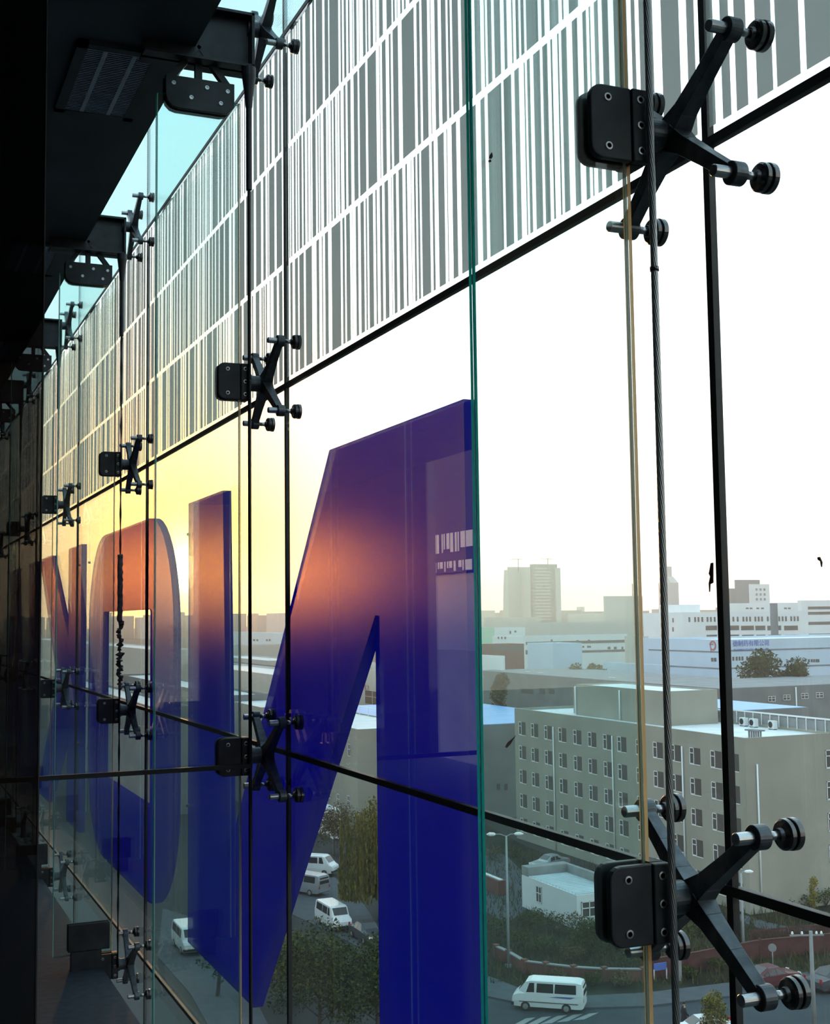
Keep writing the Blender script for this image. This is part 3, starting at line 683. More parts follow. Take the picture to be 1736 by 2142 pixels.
text('oventrop', 'painted_lettering', ROOFD, gw, (X0 - .12, at_x(1186, 1425, X0).y, at_x(1186, 1430, X0).z), (0, -1, 0), (0, 0, 1), 1.5)
for px, yy in ((1101, 1406), (1126, 1408), (1275, 1401)):
    p = at_x(px, yy + 9, X0 + 6); p.z = z - 1.0; rt_ = thing('white_gantry', (p.x, p.y, z - .04), ['white roof gantry, left of the two side by side', 'white roof gantry, right of the two side by side', 'white roof gantry standing alone left of the rope'][(1101, 1126, 1275).index(px)], 'gantry', 'white gantries on the grey works')
    for dy in (0, -1.0, -1.7): MB().box((p.x - .1, p.y + dy - .1, z - .04), (p.x + .1, p.y + dy + .1, p.z + .8)).build('post', PIPE, rt_)
    MB().box((p.x - .12, p.y - 2.0, p.z + .8), (p.x + .12, p.y + .3, p.z + 1.0)).build('beam', PIPE, rt_)

# --- pale blue works with the company sign
pb = axb('pale_blue_works', 1345, 1518, 2050, 1338, 300, PALEB, ROOFW, 'pale blue works with red emblem and blue company lettering', par=.6)
X0, X1, Y0, Y1, z = pb['box']
for face, p0, p1, ya, yb in (('x', 1357, 1518, 1366, 1368), ('y', 1518, 1750, 1363, 1365), ('x', 1357, 1518, 1401, 1404), ('y', 1518, 1750, 1400, 1402)):
    if face == 'x': a = at_x(p1, ya, X0); band(pb, 'x', at_x(p0, ya, X0).y, Y0, a.z, .35, ROOFD, 'dark_string_course')
    else: a = at_y(p0, ya, Y0); band(pb, 'y', X0, X1, a.z, .35, ROOFD, 'dark_string_course')
prow(pb, 'y', [1532, 1539, 1545, 1551, 1561, 1567, 1572], 4, 1374, 1382, slope=-.03)
prow(pb, 'y', [1690, 1696, 1701, 1706, 1710], 4, 1379, 1385); prow(pb, 'x', [1487, 1493], 5, 1376, 1384)
SIGNB = mat('blue_sign_paint', (.05, .14, .50), .6); SIGNR = mat('red_sign_paint', (.42, .10, .13), .6)
a, b = at_y(1532, 1353, Y0), at_y(1607, 1342, Y0); hsz = abs(b.x - a.x) / 7.0
text('\u5fb7\u5236\u836f\u6709\u9650\u516c\u53f8', 'sign_lettering', SIGNB, pb, (a.x, Y0 - .12, a.z + .2), (1, 0, 0), (0, 0, 1), hsz * 1.02)
text('PHARMACEUTICAL CO.,LTD', 'sign_lettering', SIGNB, pb, (a.x + .2, Y0 - .12, a.z - 1.05), (1, 0, 0), (0, 0, 1), hsz * .54)
e = at_x(1490, 1352, X0 - .1); q = MB(); ring_ = []
for i in range(40):
    t = i / 39 * 2 * math.pi; ring_.append((e.x, e.y + math.cos(t) * 1.05 - .1, e.z + math.sin(t) * 1.0 + .2))
for i in range(36): q.bar(ring_[i], ring_[i + 1], .22 + .2 * math.sin(i / 36 * math.pi), .1, up=(1, 0, 0))
q.bar((e.x, e.y + .95, e.z + .7), (e.x, e.y + .6, e.z - 1.5), .28, .1, up=(1, 0, 0), w2=.1)
q.bar((e.x, e.y + .95, e.z + .5), (e.x, e.y - .3, e.z + .55), .22, .1, up=(1, 0, 0))
q.build('red_emblem', SIGNR, pb)

# --- white factory over it, and the rest of the middle distance
fe = axb('white_factory', 1345, 1428, 1690, 1281, 430, WHITE, ROOFG, 'broad white factory with rows of slot windows', par=.6)
prow(fe, 'y', [1440, 1452, 1459, 1467, 1478, 1485, 1493, 1532, 1541, 1553, 1560, 1567, 1578, 1585, 1592, 1604, 1611, 1618, 1628, 1635, 1642, 1653, 1660, 1667], 4, 1291, 1301, slope=-.008)
for p0, p1 in ((1476, 1500), (1508, 1546), (1550, 1577), (1580, 1601), (1605, 1634), (1640, 1669)): pband(fe, 'y', p0, p1, 1309, 1318); pband(fe, 'y', p0 + 2, p1, 1328, 1335)
prow(fe, 'x', [1406], 3, 1293, 1302); prow(fe, 'x', [1406], 3, 1312, 1321)
axb('white_factory', 1378, 1424, 1464, 1265, 445, WHITE, ROOFG, 'white stair block rising at the left of the broad factory', par=.3)
fr_ = axb('white_factory', 1668, 1676, 1800, 1256, 520, WHITE, ROOFG, 'tall white factory at the right edge under the skyline', par=.6)
for ya in (1269, 1280, 1301, 1326): pband(fr_, 'y', 1690, 1760, ya, ya + 5)
fu = axb('white_factory', 1500, 1530, 1700, 1262, 560, WHITE, ROOFG, 'white upper works behind the broad factory', par=.5); prow(fu, 'y', [1560, 1568, 1582, 1592, 1640, 1648], 6, 1271, 1274)
axb('pipe_house', 1610, 1613, 1626, 1262, 425, ROOFD, ROOFD, 'small dark grey plant house on the broad factory', par=.2)
MID = [  # pL, pC, pR, ytop, dist, wall, roof, label, bands[(face,p0,p1,ya,yb)]
 (990, 1034, 1040, 1313, 560, PGREEN, ROOFG, 'pale green shed wall beside the glass edge', []),
 (1034, 1062, 1098, 1313, 500, WHITE, ROOFG, 'small white block below the tall tower', [('y', 1066, 1069, 1320, 1326), ('y', 1076, 1080, 1319, 1323)]),
 (1030, 1060, 1092, 1331, 470, WHITE, ROOFW, 'white block with a row of tiny windows', [('x', 1041, 1044, 1332, 1337), ('x', 1048, 1051, 1332, 1337), ('x', 1055, 1058, 1332, 1337)]),
 (1012, 1100, 1134, 1291, 980, TOWER, ROOFG, 'long hazy block at the foot of the tall tower', []),
 (1000, 1028, 1096, 1348, 390, BRICK, ROOFW, 'low red brick block with a white roof', [('y', 1030, 1096, 1351, 1362)]),
 (990, 1052, 1056, 1372, 300, WHITE, ROOFW, 'low white block next to the glass edge', []),
 (1097, 1156, 1217, 1346, 330, PALEB, ROOFW, 'pale block whose corner faces the viewer', [('y', 1204, 1207, 1386, 1390), ('y', 1209, 1211, 1386, 1390), ('x', 1099, 1103, 1360, 1369)]),
 (1094, 1098, 1312, 1330, 440, WHITE, ROOFW, 'long pale works with small dark windows', [('y', 1152, 1156, 1338, 1341), ('y', 1206, 1210, 1339, 1342), ('y', 1218, 1222, 1351, 1355), ('y', 1250, 1252, 1340, 1343), ('y', 1160, 1310, 1362, 1363), ('y', 1100, 1310, 1343, 1344), ('y', 1163, 1182, 1352, 1356), ('y', 1207, 1214, 1351, 1355), ('y', 1228, 1236, 1351, 1355), ('y', 1271, 1277, 1353, 1358), ('y', 1284, 1290, 1353, 1358), ('y', 1300, 1304, 1353, 1358), ('y', 1230, 1234, 1338, 1341), ('y', 1284, 1288, 1340, 1343)]),
 (1306, 1350, 1356, 1331, 350, CREAM, ROOFG, 'pale greenish block behind the near glass fin edge', [('x', 1328, 1331, 1343, 1348)]),
 (1262, 1386, 1392, 1391, 290, PALEB, ROOFB, 'low wall topped with blue sheet metal', []),
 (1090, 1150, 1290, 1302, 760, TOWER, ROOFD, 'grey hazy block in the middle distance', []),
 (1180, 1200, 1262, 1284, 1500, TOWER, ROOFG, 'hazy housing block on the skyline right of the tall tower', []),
 (1345, 1352, 1382, 1309, 600, ROOFD, ROOFG, 'dark low block between the fin edge and the rope', []),
 (1345, 1352, 1384, 1322, 520, BRICK, ROOFW, 'reddish low block between the fin edge and the rope', []),
 (430, 604, 640, 1325, 430, WHITE, ROOFW, 'white block under the sunset between the joints', [('x', 529, 533, 1337, 1341), ('x', 536, 540, 1337, 1341), ('x', 556, 560, 1337, 1341), ('x', 562, 566, 1337, 1341)]),
 (300, 470, 660, 1351, 390, CREAM, ROOFG, 'low cream block left of the second rope', []),
 (440, 560, 640, 1382, 330, CREAM, ROOFW, 'cream block with a pale roof edge under the sunset', []),
 (380, 520, 620, 1400, 280, SHADE, ROOFW, 'grey block with two dark doorways below the sunset', [('x', 485, 497, 1402, 1418), ('x', 511, 519, 1402, 1418)]),
 (400, 575, 690, 1412, 240, CREAM, ROOFW, 'cream block with pale roof left of the big letter', []),
 (250, 470, 560, 1455, 190, SHADE, ROOFG, 'grey block beyond the second fin', []),
 (380, 545, 700, 1480, 172, BEIGE, ROOFW, 'beige block with a pale roof corner left of the big letter', []),
 (60, 330, 420, 1360, 330, CREAM, ROOFG, 'cream block framed by the blue letter with rounded corners', []),
 (100, 320, 400, 1480, 170, SHADE, ROOFG, 'grey block low inside the rounded blue letter', []),
]
for pL, pC, pR, yt, dist, w_, r_, lab, bs in MID:
    X0, X1, Y0, Y1, z = corner(pC, yt, dist, pL, pR)
    if pR - pC < pC - pL: X1 = min(X1, X0 + 13)
    else: Y1 = min(Y1, Y0 + 14)
    o = blk('town_block', X0, X1, Y0, Y1, z, w_, r_, lab, par=.4, group='works and blocks in the middle distance')
    for fc, p0, p1, ya, yb in bs: pband(o, fc, p0, p1, ya, yb)
# white works with red lettering seen through the big letter, and the beige block below it
wr = axb('white_works', 640, 850, 1010, 1408, 245, CREAM, ROOFW, 'cream works with red lettering, seen through the big letter', par=2.6)
X0, X1, Y0, Y1, z = wr['box']
for p0, p1 in ((728, 744), (764, 796), (806, 838)):
    a, b = at_x(p0, 1472, X0), at_x(p1, 1447, X0); win(wr, 'x', (a.y + b.y) / 2, a.z, abs(a.y - b.y), b.z - a.z, 'cross', pane=PANEB, off=.14)
a = at_x(763, 1442, X0); text('\u4f18 \u529b', 'red_lettering', SIGNR, wr, (X0 - .12, a.y, a.z), (0, -1, 0), (0, 0, 1), 1.25)
l1 = axb('beige_block', 560, 747, 900, 1526, 155, BEIGE, ROOFG, 'smaller beige block seen through the big letter', par=.2)
X0, X1, Y0, Y1, z = l1['box']
for px, yy in ((672, 1672), (689, 1675), (708, 1678), (730, 1682), (731, 1574), (712, 1570)):
    a = at_x(px, yy + 8, X0); win(l1, 'x', a.y, a.z, 1.0, 1.5, 'cross')
q = MB(); q.bar((X1 - .3, Y0 + .3, z + 1.0), (X1 - .3, Y1 - .3, z + 1.0), .1)
for i in range(12): y = Y0 + .3 + (Y1 - Y0 - .6) * i / 11; q.bar((X1 - .3, y, z - .2), (X1 - .3, y, z + 1.0), .08)
q.build('roof_railing', PIPE, l1)

# --- skyline
def sky(name, parts, label, dist, wall=TOWER, cat='tower'):
    c = at_d(parts[0][1], parts[0][3], dist); root = None
    for i, (pL, pC, pR, yt, dd, m) in enumerate(parts):
        X0, X1, Y0, Y1, z = corner(pC, yt, dist + dd, pL, pR)
        if root is None: root = thing(name, (X0, Y0, 0), label, cat, 'buildings on the skyline'); root['box'] = (X0, X1, Y0, Y1, z)
        MB().box((X0, Y0, 0), (X1, Y1, z)).build('block' if i else 'main_block', m, root)
    return root
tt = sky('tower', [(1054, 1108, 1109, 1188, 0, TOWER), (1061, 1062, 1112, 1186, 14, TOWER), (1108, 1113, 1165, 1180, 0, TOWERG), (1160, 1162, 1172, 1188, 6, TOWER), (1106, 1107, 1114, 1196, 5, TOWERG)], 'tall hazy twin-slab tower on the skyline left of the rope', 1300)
X0, X1, Y0, Y1, z = corner(1113, 1180, 1300, 1108, 1165)
for i in range(17):
    zz = z - 4 - i * (z - 20) / 18; MB().box((X0 + 3, Y0 - .5, zz - 1.1), (X1 - 9, Y0, zz)).build('window_band', TOWER, tt)
X0, X1, Y0, Y1, z = corner(1108, 1188, 1300, 1054, 1109)
q = MB(); n = 14
for i in range(n):                                            # bulging left flank
    t0, t1 = i / n, (i + 1) / n; f = lambda t: Y1 + 5.5 * math.sin(math.pi * (1 - t) * .62 + .35) - 2
    q.box((X0, Y1, z * t0), (X0 + 12, max(f((t0 + t1) / 2), Y1 + .2), z * t1 - (0 if i < n - 1 else 8)))
q.build('curved_flank', TOWER, tt)
for px, w_ in ((1084, 8), (1146, 7)):
    p = at_d(px, 1180, 1300); q = MB(); q.bar((p.x, p.y, z - 4), (p.x, p.y, z + 10), .6).bar((p.x - 9, p.y, z + 9), (p.x + 6, p.y, z + 9), .5); q.build('roof_crane', ROOFD, tt)
sb = sky('tower', [(1268, 1272, 1336, 1256, 0, TOWERG), (1262, 1266, 1344, 1247, -3, TOWER)], 'square hazy block with overhanging roof left of the rope', 900)
X0, X1, Y0, Y1, z = corner(1272, 1256, 900, 1268, 1336)
mm = sb.children if False else None
for i in range(7): MB().box((X0 + 1, Y0 - .4, z - 5 - i * 3.6), (X1 - 1, Y0, z - 3.6 - i * 3.6)).build('window_band', TOWER, sb)
q = MB(); q.bar((X1 - 5, Y0, z), (X1 - 5, Y0, z + 12), .5); q.build('mast', ROOFD, sb)
sp_ = sky('tower', [(1377, 1403, 1419, 1219, 0, TOWER)], 'hazy tower with a stepped spire behind the rope', 1150)
X0, X1, Y0, Y1, z = sp_['box']
cx_, cy_ = (X0 + X1) / 2, (Y0 + Y1) / 2; a = [(X0, Y0, z), (X1, Y0, z), (X1, Y1, z), (X0, Y1, z)]; b = [(cx_ + sx * 3, cy_ + sy * 3, z + 6) for sx, sy in ((-1, -1), (1, -1), (1, 1), (-1, 1))]
MB().hexa(a, b).box((cx_ - 2.4, cy_ - 2.4, z + 6), (cx_ + 2.4, cy_ + 2.4, z + 15)).build('spire', TOWER, sp_)
g1 = sky('tower', [(1536, 1538, 1589, 1213, 10, TOWERG), (1524, 1528, 1572, 1231, 5, TOWERG)], 'grey stepped block on the skyline right of the upright joint', 800)
g2 = sky('tower', [(1566, 1569, 1609, 1222, 0, WHITE)], 'white slab with small windows on the skyline at right', 780)
X0, X1, Y0, Y1, z = g2['box']
for i in range(5):
    for j in range(3): MB().box((X0 + 4 + j * 3.0, Y0 - .3, z - 4 - i * 3.0), (X0 + 5.2 + j * 3.0, Y0, z - 2.6 - i * 3.0)).build('window', TOWERG, g2)
PXS = [(20 + i * 47, R.choice((7, 8, 9, 10, 10, 12)), R.uniform(40, 58), R.uniform(1750, 1950)) for i in range(37)] + [(40 + i * 83 + R.uniform(-20, 20), R.choice((12, 14, 15, 17)), R.uniform(10, 30), R.uniform(2050, 2400)) for i in range(21)]
for i, (px, up_, w_, dist) in enumerate(PXS):
    hh = 1299.5 - (px - 200) * .013 - up_
    X0, X1, Y0, Y1, z = corner(px, hh, dist, px - w_ * .5, px + w_ * .5); Y1 = min(Y1, Y0 + 90); X1 = min(X1, X0 + 90)
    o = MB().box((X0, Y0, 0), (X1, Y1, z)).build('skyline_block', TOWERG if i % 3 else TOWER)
    tag(o, 'far hazy block along the horizon', 'building', 'far blocks along the horizon')

# ================================================================== green things
def leafmat(name, col, col2):
    m = mat(name, col, .8, spec=.05); t = m.node_tree; b = t.nodes['Principled BSDF']
    oi = t.nodes.new('ShaderNodeNewGeometry'); r = t.nodes.new('ShaderNodeValToRGB')
    r.color_ramp.elements[0].color = (*col, 1); r.color_ramp.elements[1].color = (*col2, 1)
    t.links.new(oi.outputs['Random Per Island'], r.inputs[0]); t.links.new(r.outputs[0], b.inputs['Base Color']); return m
LEAF = leafmat('dark_green_leaves', (.016, .030, .010), (.066, .084, .024))
LEAFY = leafmat('autumn_yellow_leaves', (.14, .11, .02), (.30, .25, .05))
LEAFO = leafmat('olive_willow_leaves', (.045, .058, .012), (.19, .155, .034))
LEAFB = leafmat('dull_brown_leaves', (.060, .050, .022), (.12, .095, .045))
BARK = mat('grey_bark', (.075, .065, .055), .95, noise=.3, scale=3)
def leaves(mb, c, rad, n, size, rng, droop=0):
    for _ in range(n):
        while True:
            d = V((rng.uniform(-1, 1), rng.uniform(-1, 1), rng.uniform(-1, 1)))
            if .15 < d.length < 1: break
        p = V((c[0] + d.x * rad[0], c[1] + d.y * rad[1], c[2] + d.z * rad[2]))
        a = V((rng.gauss(0, 1), rng.gauss(0, 1), rng.gauss(0, .6))).normalized(); b = a.cross(V((rng.gauss(0, 1), rng.gauss(0, 1), rng.gauss(0, 1)))).normalized()
        if droop: a = V((rng.gauss(0, .12), rng.gauss(0, .12), -1)).normalized(); b = a.cross(V((rng.gauss(0, 1), rng.gauss(0, 1), .01))).normalized()
        s_ = size * rng.uniform(.6, 1.4); l = s_ * (1 + droop)
        mb.add([p - b * s_ * .45, p + a * l * .5 - b * s_ * .1, p + b * s_ * .45 + a * l * .2, p + a * l], [(0, 1, 3, 2)])
def tree(name, base, h, crown, m, label, seed, group=None, n=2600, size=.22, kind='round', cat='tree'):
    rng = random.Random(seed); base = V(base)
    root = thing(name, base, label, cat, group)
    tr = MB(); top = base + V((rng.uniform(-.3, .3), rng.uniform(-.3, .3), h * .82))
    tr.tube([base, base.lerp(top, .35) + V((rng.uniform(-.15, .15), 0, 0)), base.lerp(top, .7), top], [h * .022, h * .017, h * .010, h * .004], 8)
    fo = MB(); cl = []
    for i in range(9 if kind != 'column' else 6):
        t = (i + .5) / (9 if kind != 'column' else 6)
        a = i * 2.4 + rng.random(); z = h * (.32 + .60 * t) if kind != 'column' else h * (.25 + .7 * t)
        rr = crown * (1 - .45 * t) * (.62 if kind != 'column' else .25)
        c = base + V((math.cos(a) * rr, math.sin(a) * rr, z)); cl.append(c)
        s0 = base.lerp(top, max(.15, min(.9, (z / h) - .12))); tr.tube([s0, s0.lerp(c, .6) + V((0, 0, .1)), c], [h * .008, h * .005, h * .002], 5)
    cl.append(top)
    for c in cl:
        r = crown * rng.uniform(.42, .6)
        if kind == 'willow':
            leaves(fo, c, (r, r, r * .7), n // 26, size, rng)
            for _ in range(n // 130):                        # hanging strands
                a = rng.uniform(0, 6.28); q = c + V((math.cos(a) * r, math.sin(a) * r, rng.uniform(-.3, .3) * r)); ln = rng.uniform(.3, .62) * h
                for j in range(int(ln / .34)): leaves(fo, (q.x, q.y, max(q.z - j * .34, base.z + 2.6)), (.12, .12, .15), 2, size * .8, rng, droop=1.6)
        else: leaves(fo, c, (r, r, r * (.8 if kind == 'round' else 1.1)), n // 10, size, rng)
    tr.build('trunk', BARK, root); fo.build('foliage', m, root); return root
def bush(p, r, m, label, seed, group, n=420):
    rng = random.Random(seed); root = thing('scrub_bush', p, label, 'bush', group)
    st = MB(); fo = MB()
    for i in range(6):
        a = i * 1.05 + rng.random(); c = (p[0] + math.cos(a) * r * .5, p[1] + math.sin(a) * r * .5, p[2] + r * rng.uniform(.5, .95))
        st.tube([p, c], [.04, .012], 5); leaves(fo, c, (r * .5, r * .5, r * .45), n // 6, .17, rng)
    st.build('stem', BARK, root); fo.build('foliage', m, root); return root
g0 = lambda px, py, z=0.0: at_z(px, py, z)
tree('weeping_willow', g0(796, 1928), 11.0, 3.5, LEAFO, 'weeping willow with yellowing strands beside the parked white van', 11, n=7800, size=.20, kind='willow')
tree('street_tree', g0(668, 2185), 6.6, 3.5, LEAF, 'bushy dark green tree at the bottom, left of the big letter stem', 12, n=6000, size=.20)
tree('street_tree', g0(790, 2190), 6.2, 3.3, LEAF, 'bushy dark green tree at the bottom, against the big letter stem', 13, n=6000, size=.20)
tree('street_tree', g0(610, 2100), 4.2, 2.2, LEAFO, 'olive street tree just below the parked minibuses', 14, n=4200, size=.2)
tree('street_tree', g0(455, 2085), 7.2, 2.0, LEAF, 'dark slim tree beside the pale parking strip', 15, n=3600, size=.2, kind='column')
tree('street_tree', g0(700, 1790), 5.0, 3.0, LEAFB, 'dull brown tree before the smaller beige block', 16, n=3000, size=.24)
tree('yard_tree', (at_d(1046, 1440, 205).x, at_d(1046, 1440, 205).y, 0), 17.5, 2.6, LEAFB, 'tall dark tree right beside the near glass edge', 17, n=4200, size=.42, kind='column')
tree('yard_tree', (at_d(1590, 1410, 255).x, at_d(1590, 1410, 255).y, 0), 19.0, 5.2, LEAF, 'tall leafy tree before the pale blue works', 18, n=4200, size=.6)
tree('yard_tree', (at_d(1664, 1410, 255).x, at_d(1664, 1410, 255).y, 0), 17.2, 4.0, LEAF, 'shorter leafy tree right of the tall one by the pale blue works', 19, n=3400, size=.6)
tree('sapling', g0(1702, 1915), 3.3, .55, LEAFY, 'thin yellow sapling before the beige block wall', 20, n=900, size=.16, kind='column')
tree('small_tree', g0(1496, 2185), 3.1, .9, LEAFO, 'small yellow-green tree at the bottom beside the upright joint', 21, n=2400, size=.13)
tree('small_tree', g0(1225, 1402 + 600), 2.6, 1.4, LEAF, 'small dark tree left of the low black clamp plate', 22, n=1600, size=.17)
for i, (px, py) in enumerate(((1205, 1396), (1235, 1396), (1252, 1399))):
    p = at_d(px, py, 300); tree('works_tree', (p.x, p.y, 0), p.z + 1.6, 2.6, LEAFO, ['olive tree top showing over the grey works, leftmost of three', 'olive tree top showing over the grey works, middle of three', 'olive tree top showing over the grey works, rightmost of three'][i], 30 + i, 'trees behind the grey works', n=900, size=.7)
BL = 'low dark scrub bush on the waste ground'
for i, (px, py, r) in enumerate(((1030, 1800, 1.1), (1075, 1792, .9), (1110, 1935, 1.2), (1150, 1950, 1.3), (1190, 1955, 1.4), (1232, 1960, 1.2), (1085, 1985, 1.2), (1140, 1995, 1.1), (1200, 2010, 1.0), (1255, 2000, 1.2), (1290, 1985, 1.3),
        (1320, 2030, 1.1), (1380, 1985, 1.2), (1430, 1975, 1.3), (1470, 1960, 1.1), (1525, 1955, 1.0), (1590, 1905, .9), (1640, 1900, .9), (1660, 1975, 1.0), (1720, 1945, 1.0), (1300, 2062, .8), (1440, 2045, .7), (1560, 2030, .7), (1240, 2062, .8), (1170, 2055, .7), (1695, 1900, 1.2), (1728, 1895, 1.3),
        (1040, 1960, 1.3), (1120, 1890, .8), (1500, 2030, .7))):
    bush(g0(px, py, .03), r, LEAF if i % 4 else LEAFB, BL, 40 + i, 'scrub bushes on the waste ground')
rng = random.Random(5); gb = MB()
for _ in range(9000):
    px, py = rng.uniform(1004, 1760), rng.uniform(1760, 2060)
    if py < 1760 + (px - 1004) * .21 or py > 2075 - max(0, px - 1350) * .09: continue
    p = at_z(px, py, .04); h = rng.uniform(.25, .9); a = rng.uniform(0, 3.14); w_ = .05
    q = p + V((rng.gauss(0, .2), rng.gauss(0, .2), h)); d = V((math.cos(a), math.sin(a), 0)) * w_
    gb.add([p - d, p + d, q], [(0, 1, 2)])
tag(gb.build('dry_grass', leafmat('dry_grass_blades', (.026, .032, .014), (.10, .085, .04))), 'dry grass growing over the waste ground', 'grass', None, 'stuff')

# ================================================================== guardhouse, huts, walls, lamps
X0, X1, Y0, Y1, z = corner(1206, 1872, 105, 1092, 1300)
gh = blk('guardhouse', X0, X1, Y0, Y1, z, WHITE, ROOFW, 'white guardhouse with pale ribbed metal roof, left of the low clamp plate', par=.06)
q = MB(); nR = 16
for i in range(nR): y = Y0 + .1 + (Y1 - Y0 - 1.6) * i / (nR - 1); q.box((X0 - .1, y - .03, z), (X1 - .5, y + .03, z + .07))
q.build('roof_rib', ROOFW, gh)
MB().box((X0, Y1 - 1.2, z), (X1, Y1, z + .75)).box((X1 - .4, Y0, z), (X1, Y1 - 1.2, z + .75)).build('parapet', CONC, gh)
a, b = at_x(1124, 1860, X0), at_x(1131, 1895, X0); win(gh, 'x', (a.y + b.y) / 2, z - 1.9, 1.0, 1.4, 'cross')
a = at_y(1232, 1890, Y0); win(gh, 'y', a.x, z - 1.9, 1.5, 1.3, 'cross', off=.1)
X0, X1, Y0, Y1, z = corner(1042, 1842, 118, 985, 1060)
blk('brown_hut', X0, X1, Y0, Y1, z, BRICK, ROOFW, 'small red-brown hut at the foot of the near glass edge', 'hut', par=.06)
X0, X1, Y0, Y1, z = corner(697, 1692, 150, 640, 712)
blk('white_hut', X0, X1, Y0, Y1, z, WHITE, ROOFW, 'small white hut at the foot of the smaller beige block', 'hut', par=.1)
def wallrun(pts, h, th, m, name, label, cat, cap=None):
    root = thing(name, at_z(*pts[0], 0), label, cat); P = [at_z(a, b, 0) for a, b in pts]
    q = MB(); c = MB()
    for a, b in zip(P, P[1:]): q.bar((a.x, a.y, h / 2), (b.x, b.y, h / 2), th, h); c.bar((a.x, a.y, h + .04), (b.x, b.y, h + .04), th + .1, .08)
    q.build('wall_panel', m, root); c.build('coping', cap or CONC, root)
    ps = MB()
    for p in P: ps.box((p.x - th * .8, p.y - th * .8, 0), (p.x + th * .8, p.y + th * .8, h + .18))
    ps.build('pier', m, root); return root
wallrun([(1038, 2004), (1064, 2016), (1097, 2036), (1142, 2042), (1200, 2049), (1264, 2053), (1346, 2054)], .85, .24, BRICK, 'brick_wall', 'low dark brick wall curving round the scrub, above the minibus', 'wall')
fr2 = wallrun([(1348, 2050), (1440, 2036), (1530, 2018), (1590, 2006), (1760, 1990)], 1.35, .12, RUST, 'red_fence', 'dull red street fence right of the rope', 'fence', RUST)
fn = thing('lattice_fence', g0(1578, 1988), 'dark red upright bar fence behind the round sign', 'fence')
A_, B_ = g0(1570, 1990), g0(1770, 1972); bm_ = MB()
for i in range(60):
    p = A_.lerp(B_, i / 59); bm_.box((p.x - .03, p.y - .03, 0), (p.x + .03, p.y + .03, 1.6))
bm_.build('bars', RUST, fn); MB().bar((A_.x, A_.y, 1.5), (B_.x, B_.y, 1.5), .05, .08).bar((A_.x, A_.y, .25), (B_.x, B_.y, .25), .05, .08).build('rail', RUST, fn)
p0, p1 = at_z(1368, 2050, 0), at_z(1394, 2046, 0)
BLUES = mat('blue_board', (.06, .13, .42), .6)
rt_ = thing('blue_board', (p0.x, p0.y, .0), 'blue notice board standing before the red fence, left of the rope', 'sign board')
q = p0 + V((-.15, -.25, 0)); e = p1 + V((-.15, -.25, 0)); MB().bar((q.x, q.y, .95), (e.x, e.y, .95), .06, .5).build('board', BLUES, rt_)
MB().box((q.x - .03, q.y - .03, 0), (q.x + .03, q.y + .03, .8)).build('post', PIPE, rt_); MB().box((e.x - .03, e.y - .03, 0), (e.x + .03, e.y + .03, .8)).build('post', PIPE, rt_)
LAMPM = mat('pale_lamp_pole', (.28, .31, .33), .6); LAMPH = mat('white_lamp_head', (.75, .77, .78), .4)
def lamp(px, py, ptop, arms, label):
    b = g0(px, py); dep = (b - CAM).dot(FW); zt = at_d(px, ptop, dep).z
    root = thing('street_lamp', b, label, 'street lamp', 'street lamps')
    MB().tube([b, (b.x, b.y, zt)], [.11, .07], 10).build('pole', LAMPM, root); MB().box((b.x - .2, b.y - .2, 0), (b.x + .2, b.y + .2, .25)).build('base', CONC, root)
    for d in arms:
        e = V((b.x, b.y, zt)) + RT * d; e.z = zt + .12
        ar = MB().tube([(b.x, b.y, zt - .05), ((b.x + e.x) / 2, (b.y + e.y) / 2, zt + .12), e], .035, 6).build('arm', LAMPM, root)
        n_ = RT * (1 if d > 0 else -1); n_ = V((n_.x, n_.y, 0)).normalized()
        MB().turn(e - n_ * .1, n_, [(0, .05), (.12, .13), (.45, .15), (.68, .04)], 12).build('lamp_head', LAMPH, ar)
    return root
lamp(1064, 2024, 1752, (-.9, .7), 'twin-armed pale street lamp beside the near glass edge')
lamp(1556, 2004, 1830, (.35,), 'single-armed street lamp with white head before the beige block')
up = g0(1704, 2168); zt = at_d(1702, 1952, (up - CAM).dot(FW)).z
rt_ = thing('utility_pole', up, 'concrete utility pole with crossarm and white insulators at right', 'utility pole')
MB().tube([up, (up.x, up.y, zt)], [.16, .11], 10).build('pole', CONC, rt_)
hz = V((RT.x, RT.y, 0)).normalized(); c = V((up.x, up.y, zt - .25))
MB().bar(c - hz * 1.3, c + hz * .8, .08, .08).build('crossarm', CONC, rt_)
for d in (-1.15, -.55, .35, .65): MB().turn(c + hz * d + V((0, 0, .04)), (0, 0, 1), [(0, .03), (.04, .07), (.10, .08), (.13, .05), (.18, .06), (.2, .02)], 10).build('insulator', LAMPH, rt_)
b = g0(1617, 2028); zt = at_d(1617, 1976, (b - CAM).dot(FW)).z
rt_ = thing('round_sign', b, 'round road sign on a thin post by the red fence', 'road sign')
MB().tube([b, (b.x, b.y, zt)], .035, 8).build('post', LAMPM, rt_); n_ = (CAM - b); n_.z = 0; n_.normalize()
MB().turn(V((b.x, b.y, zt - .25)) + n_ * .04, n_, [(0, .3), (.02, .3)], 24).build('disc', CONC, rt_)
b = g0(1421, 2052); zt = at_d(1421, 2000, (b - CAM).dot(FW)).z
tag(MB().box((b.x - .13, b.y - .13, 0), (b.x + .13, b.y + .13, zt)).box((b.x - .17, b.y - .17, zt), (b.x + .17, b.y + .17, zt + .12)).build('gate_post', CONC), 'pale concrete post in the red fence right of the rope', 'post')

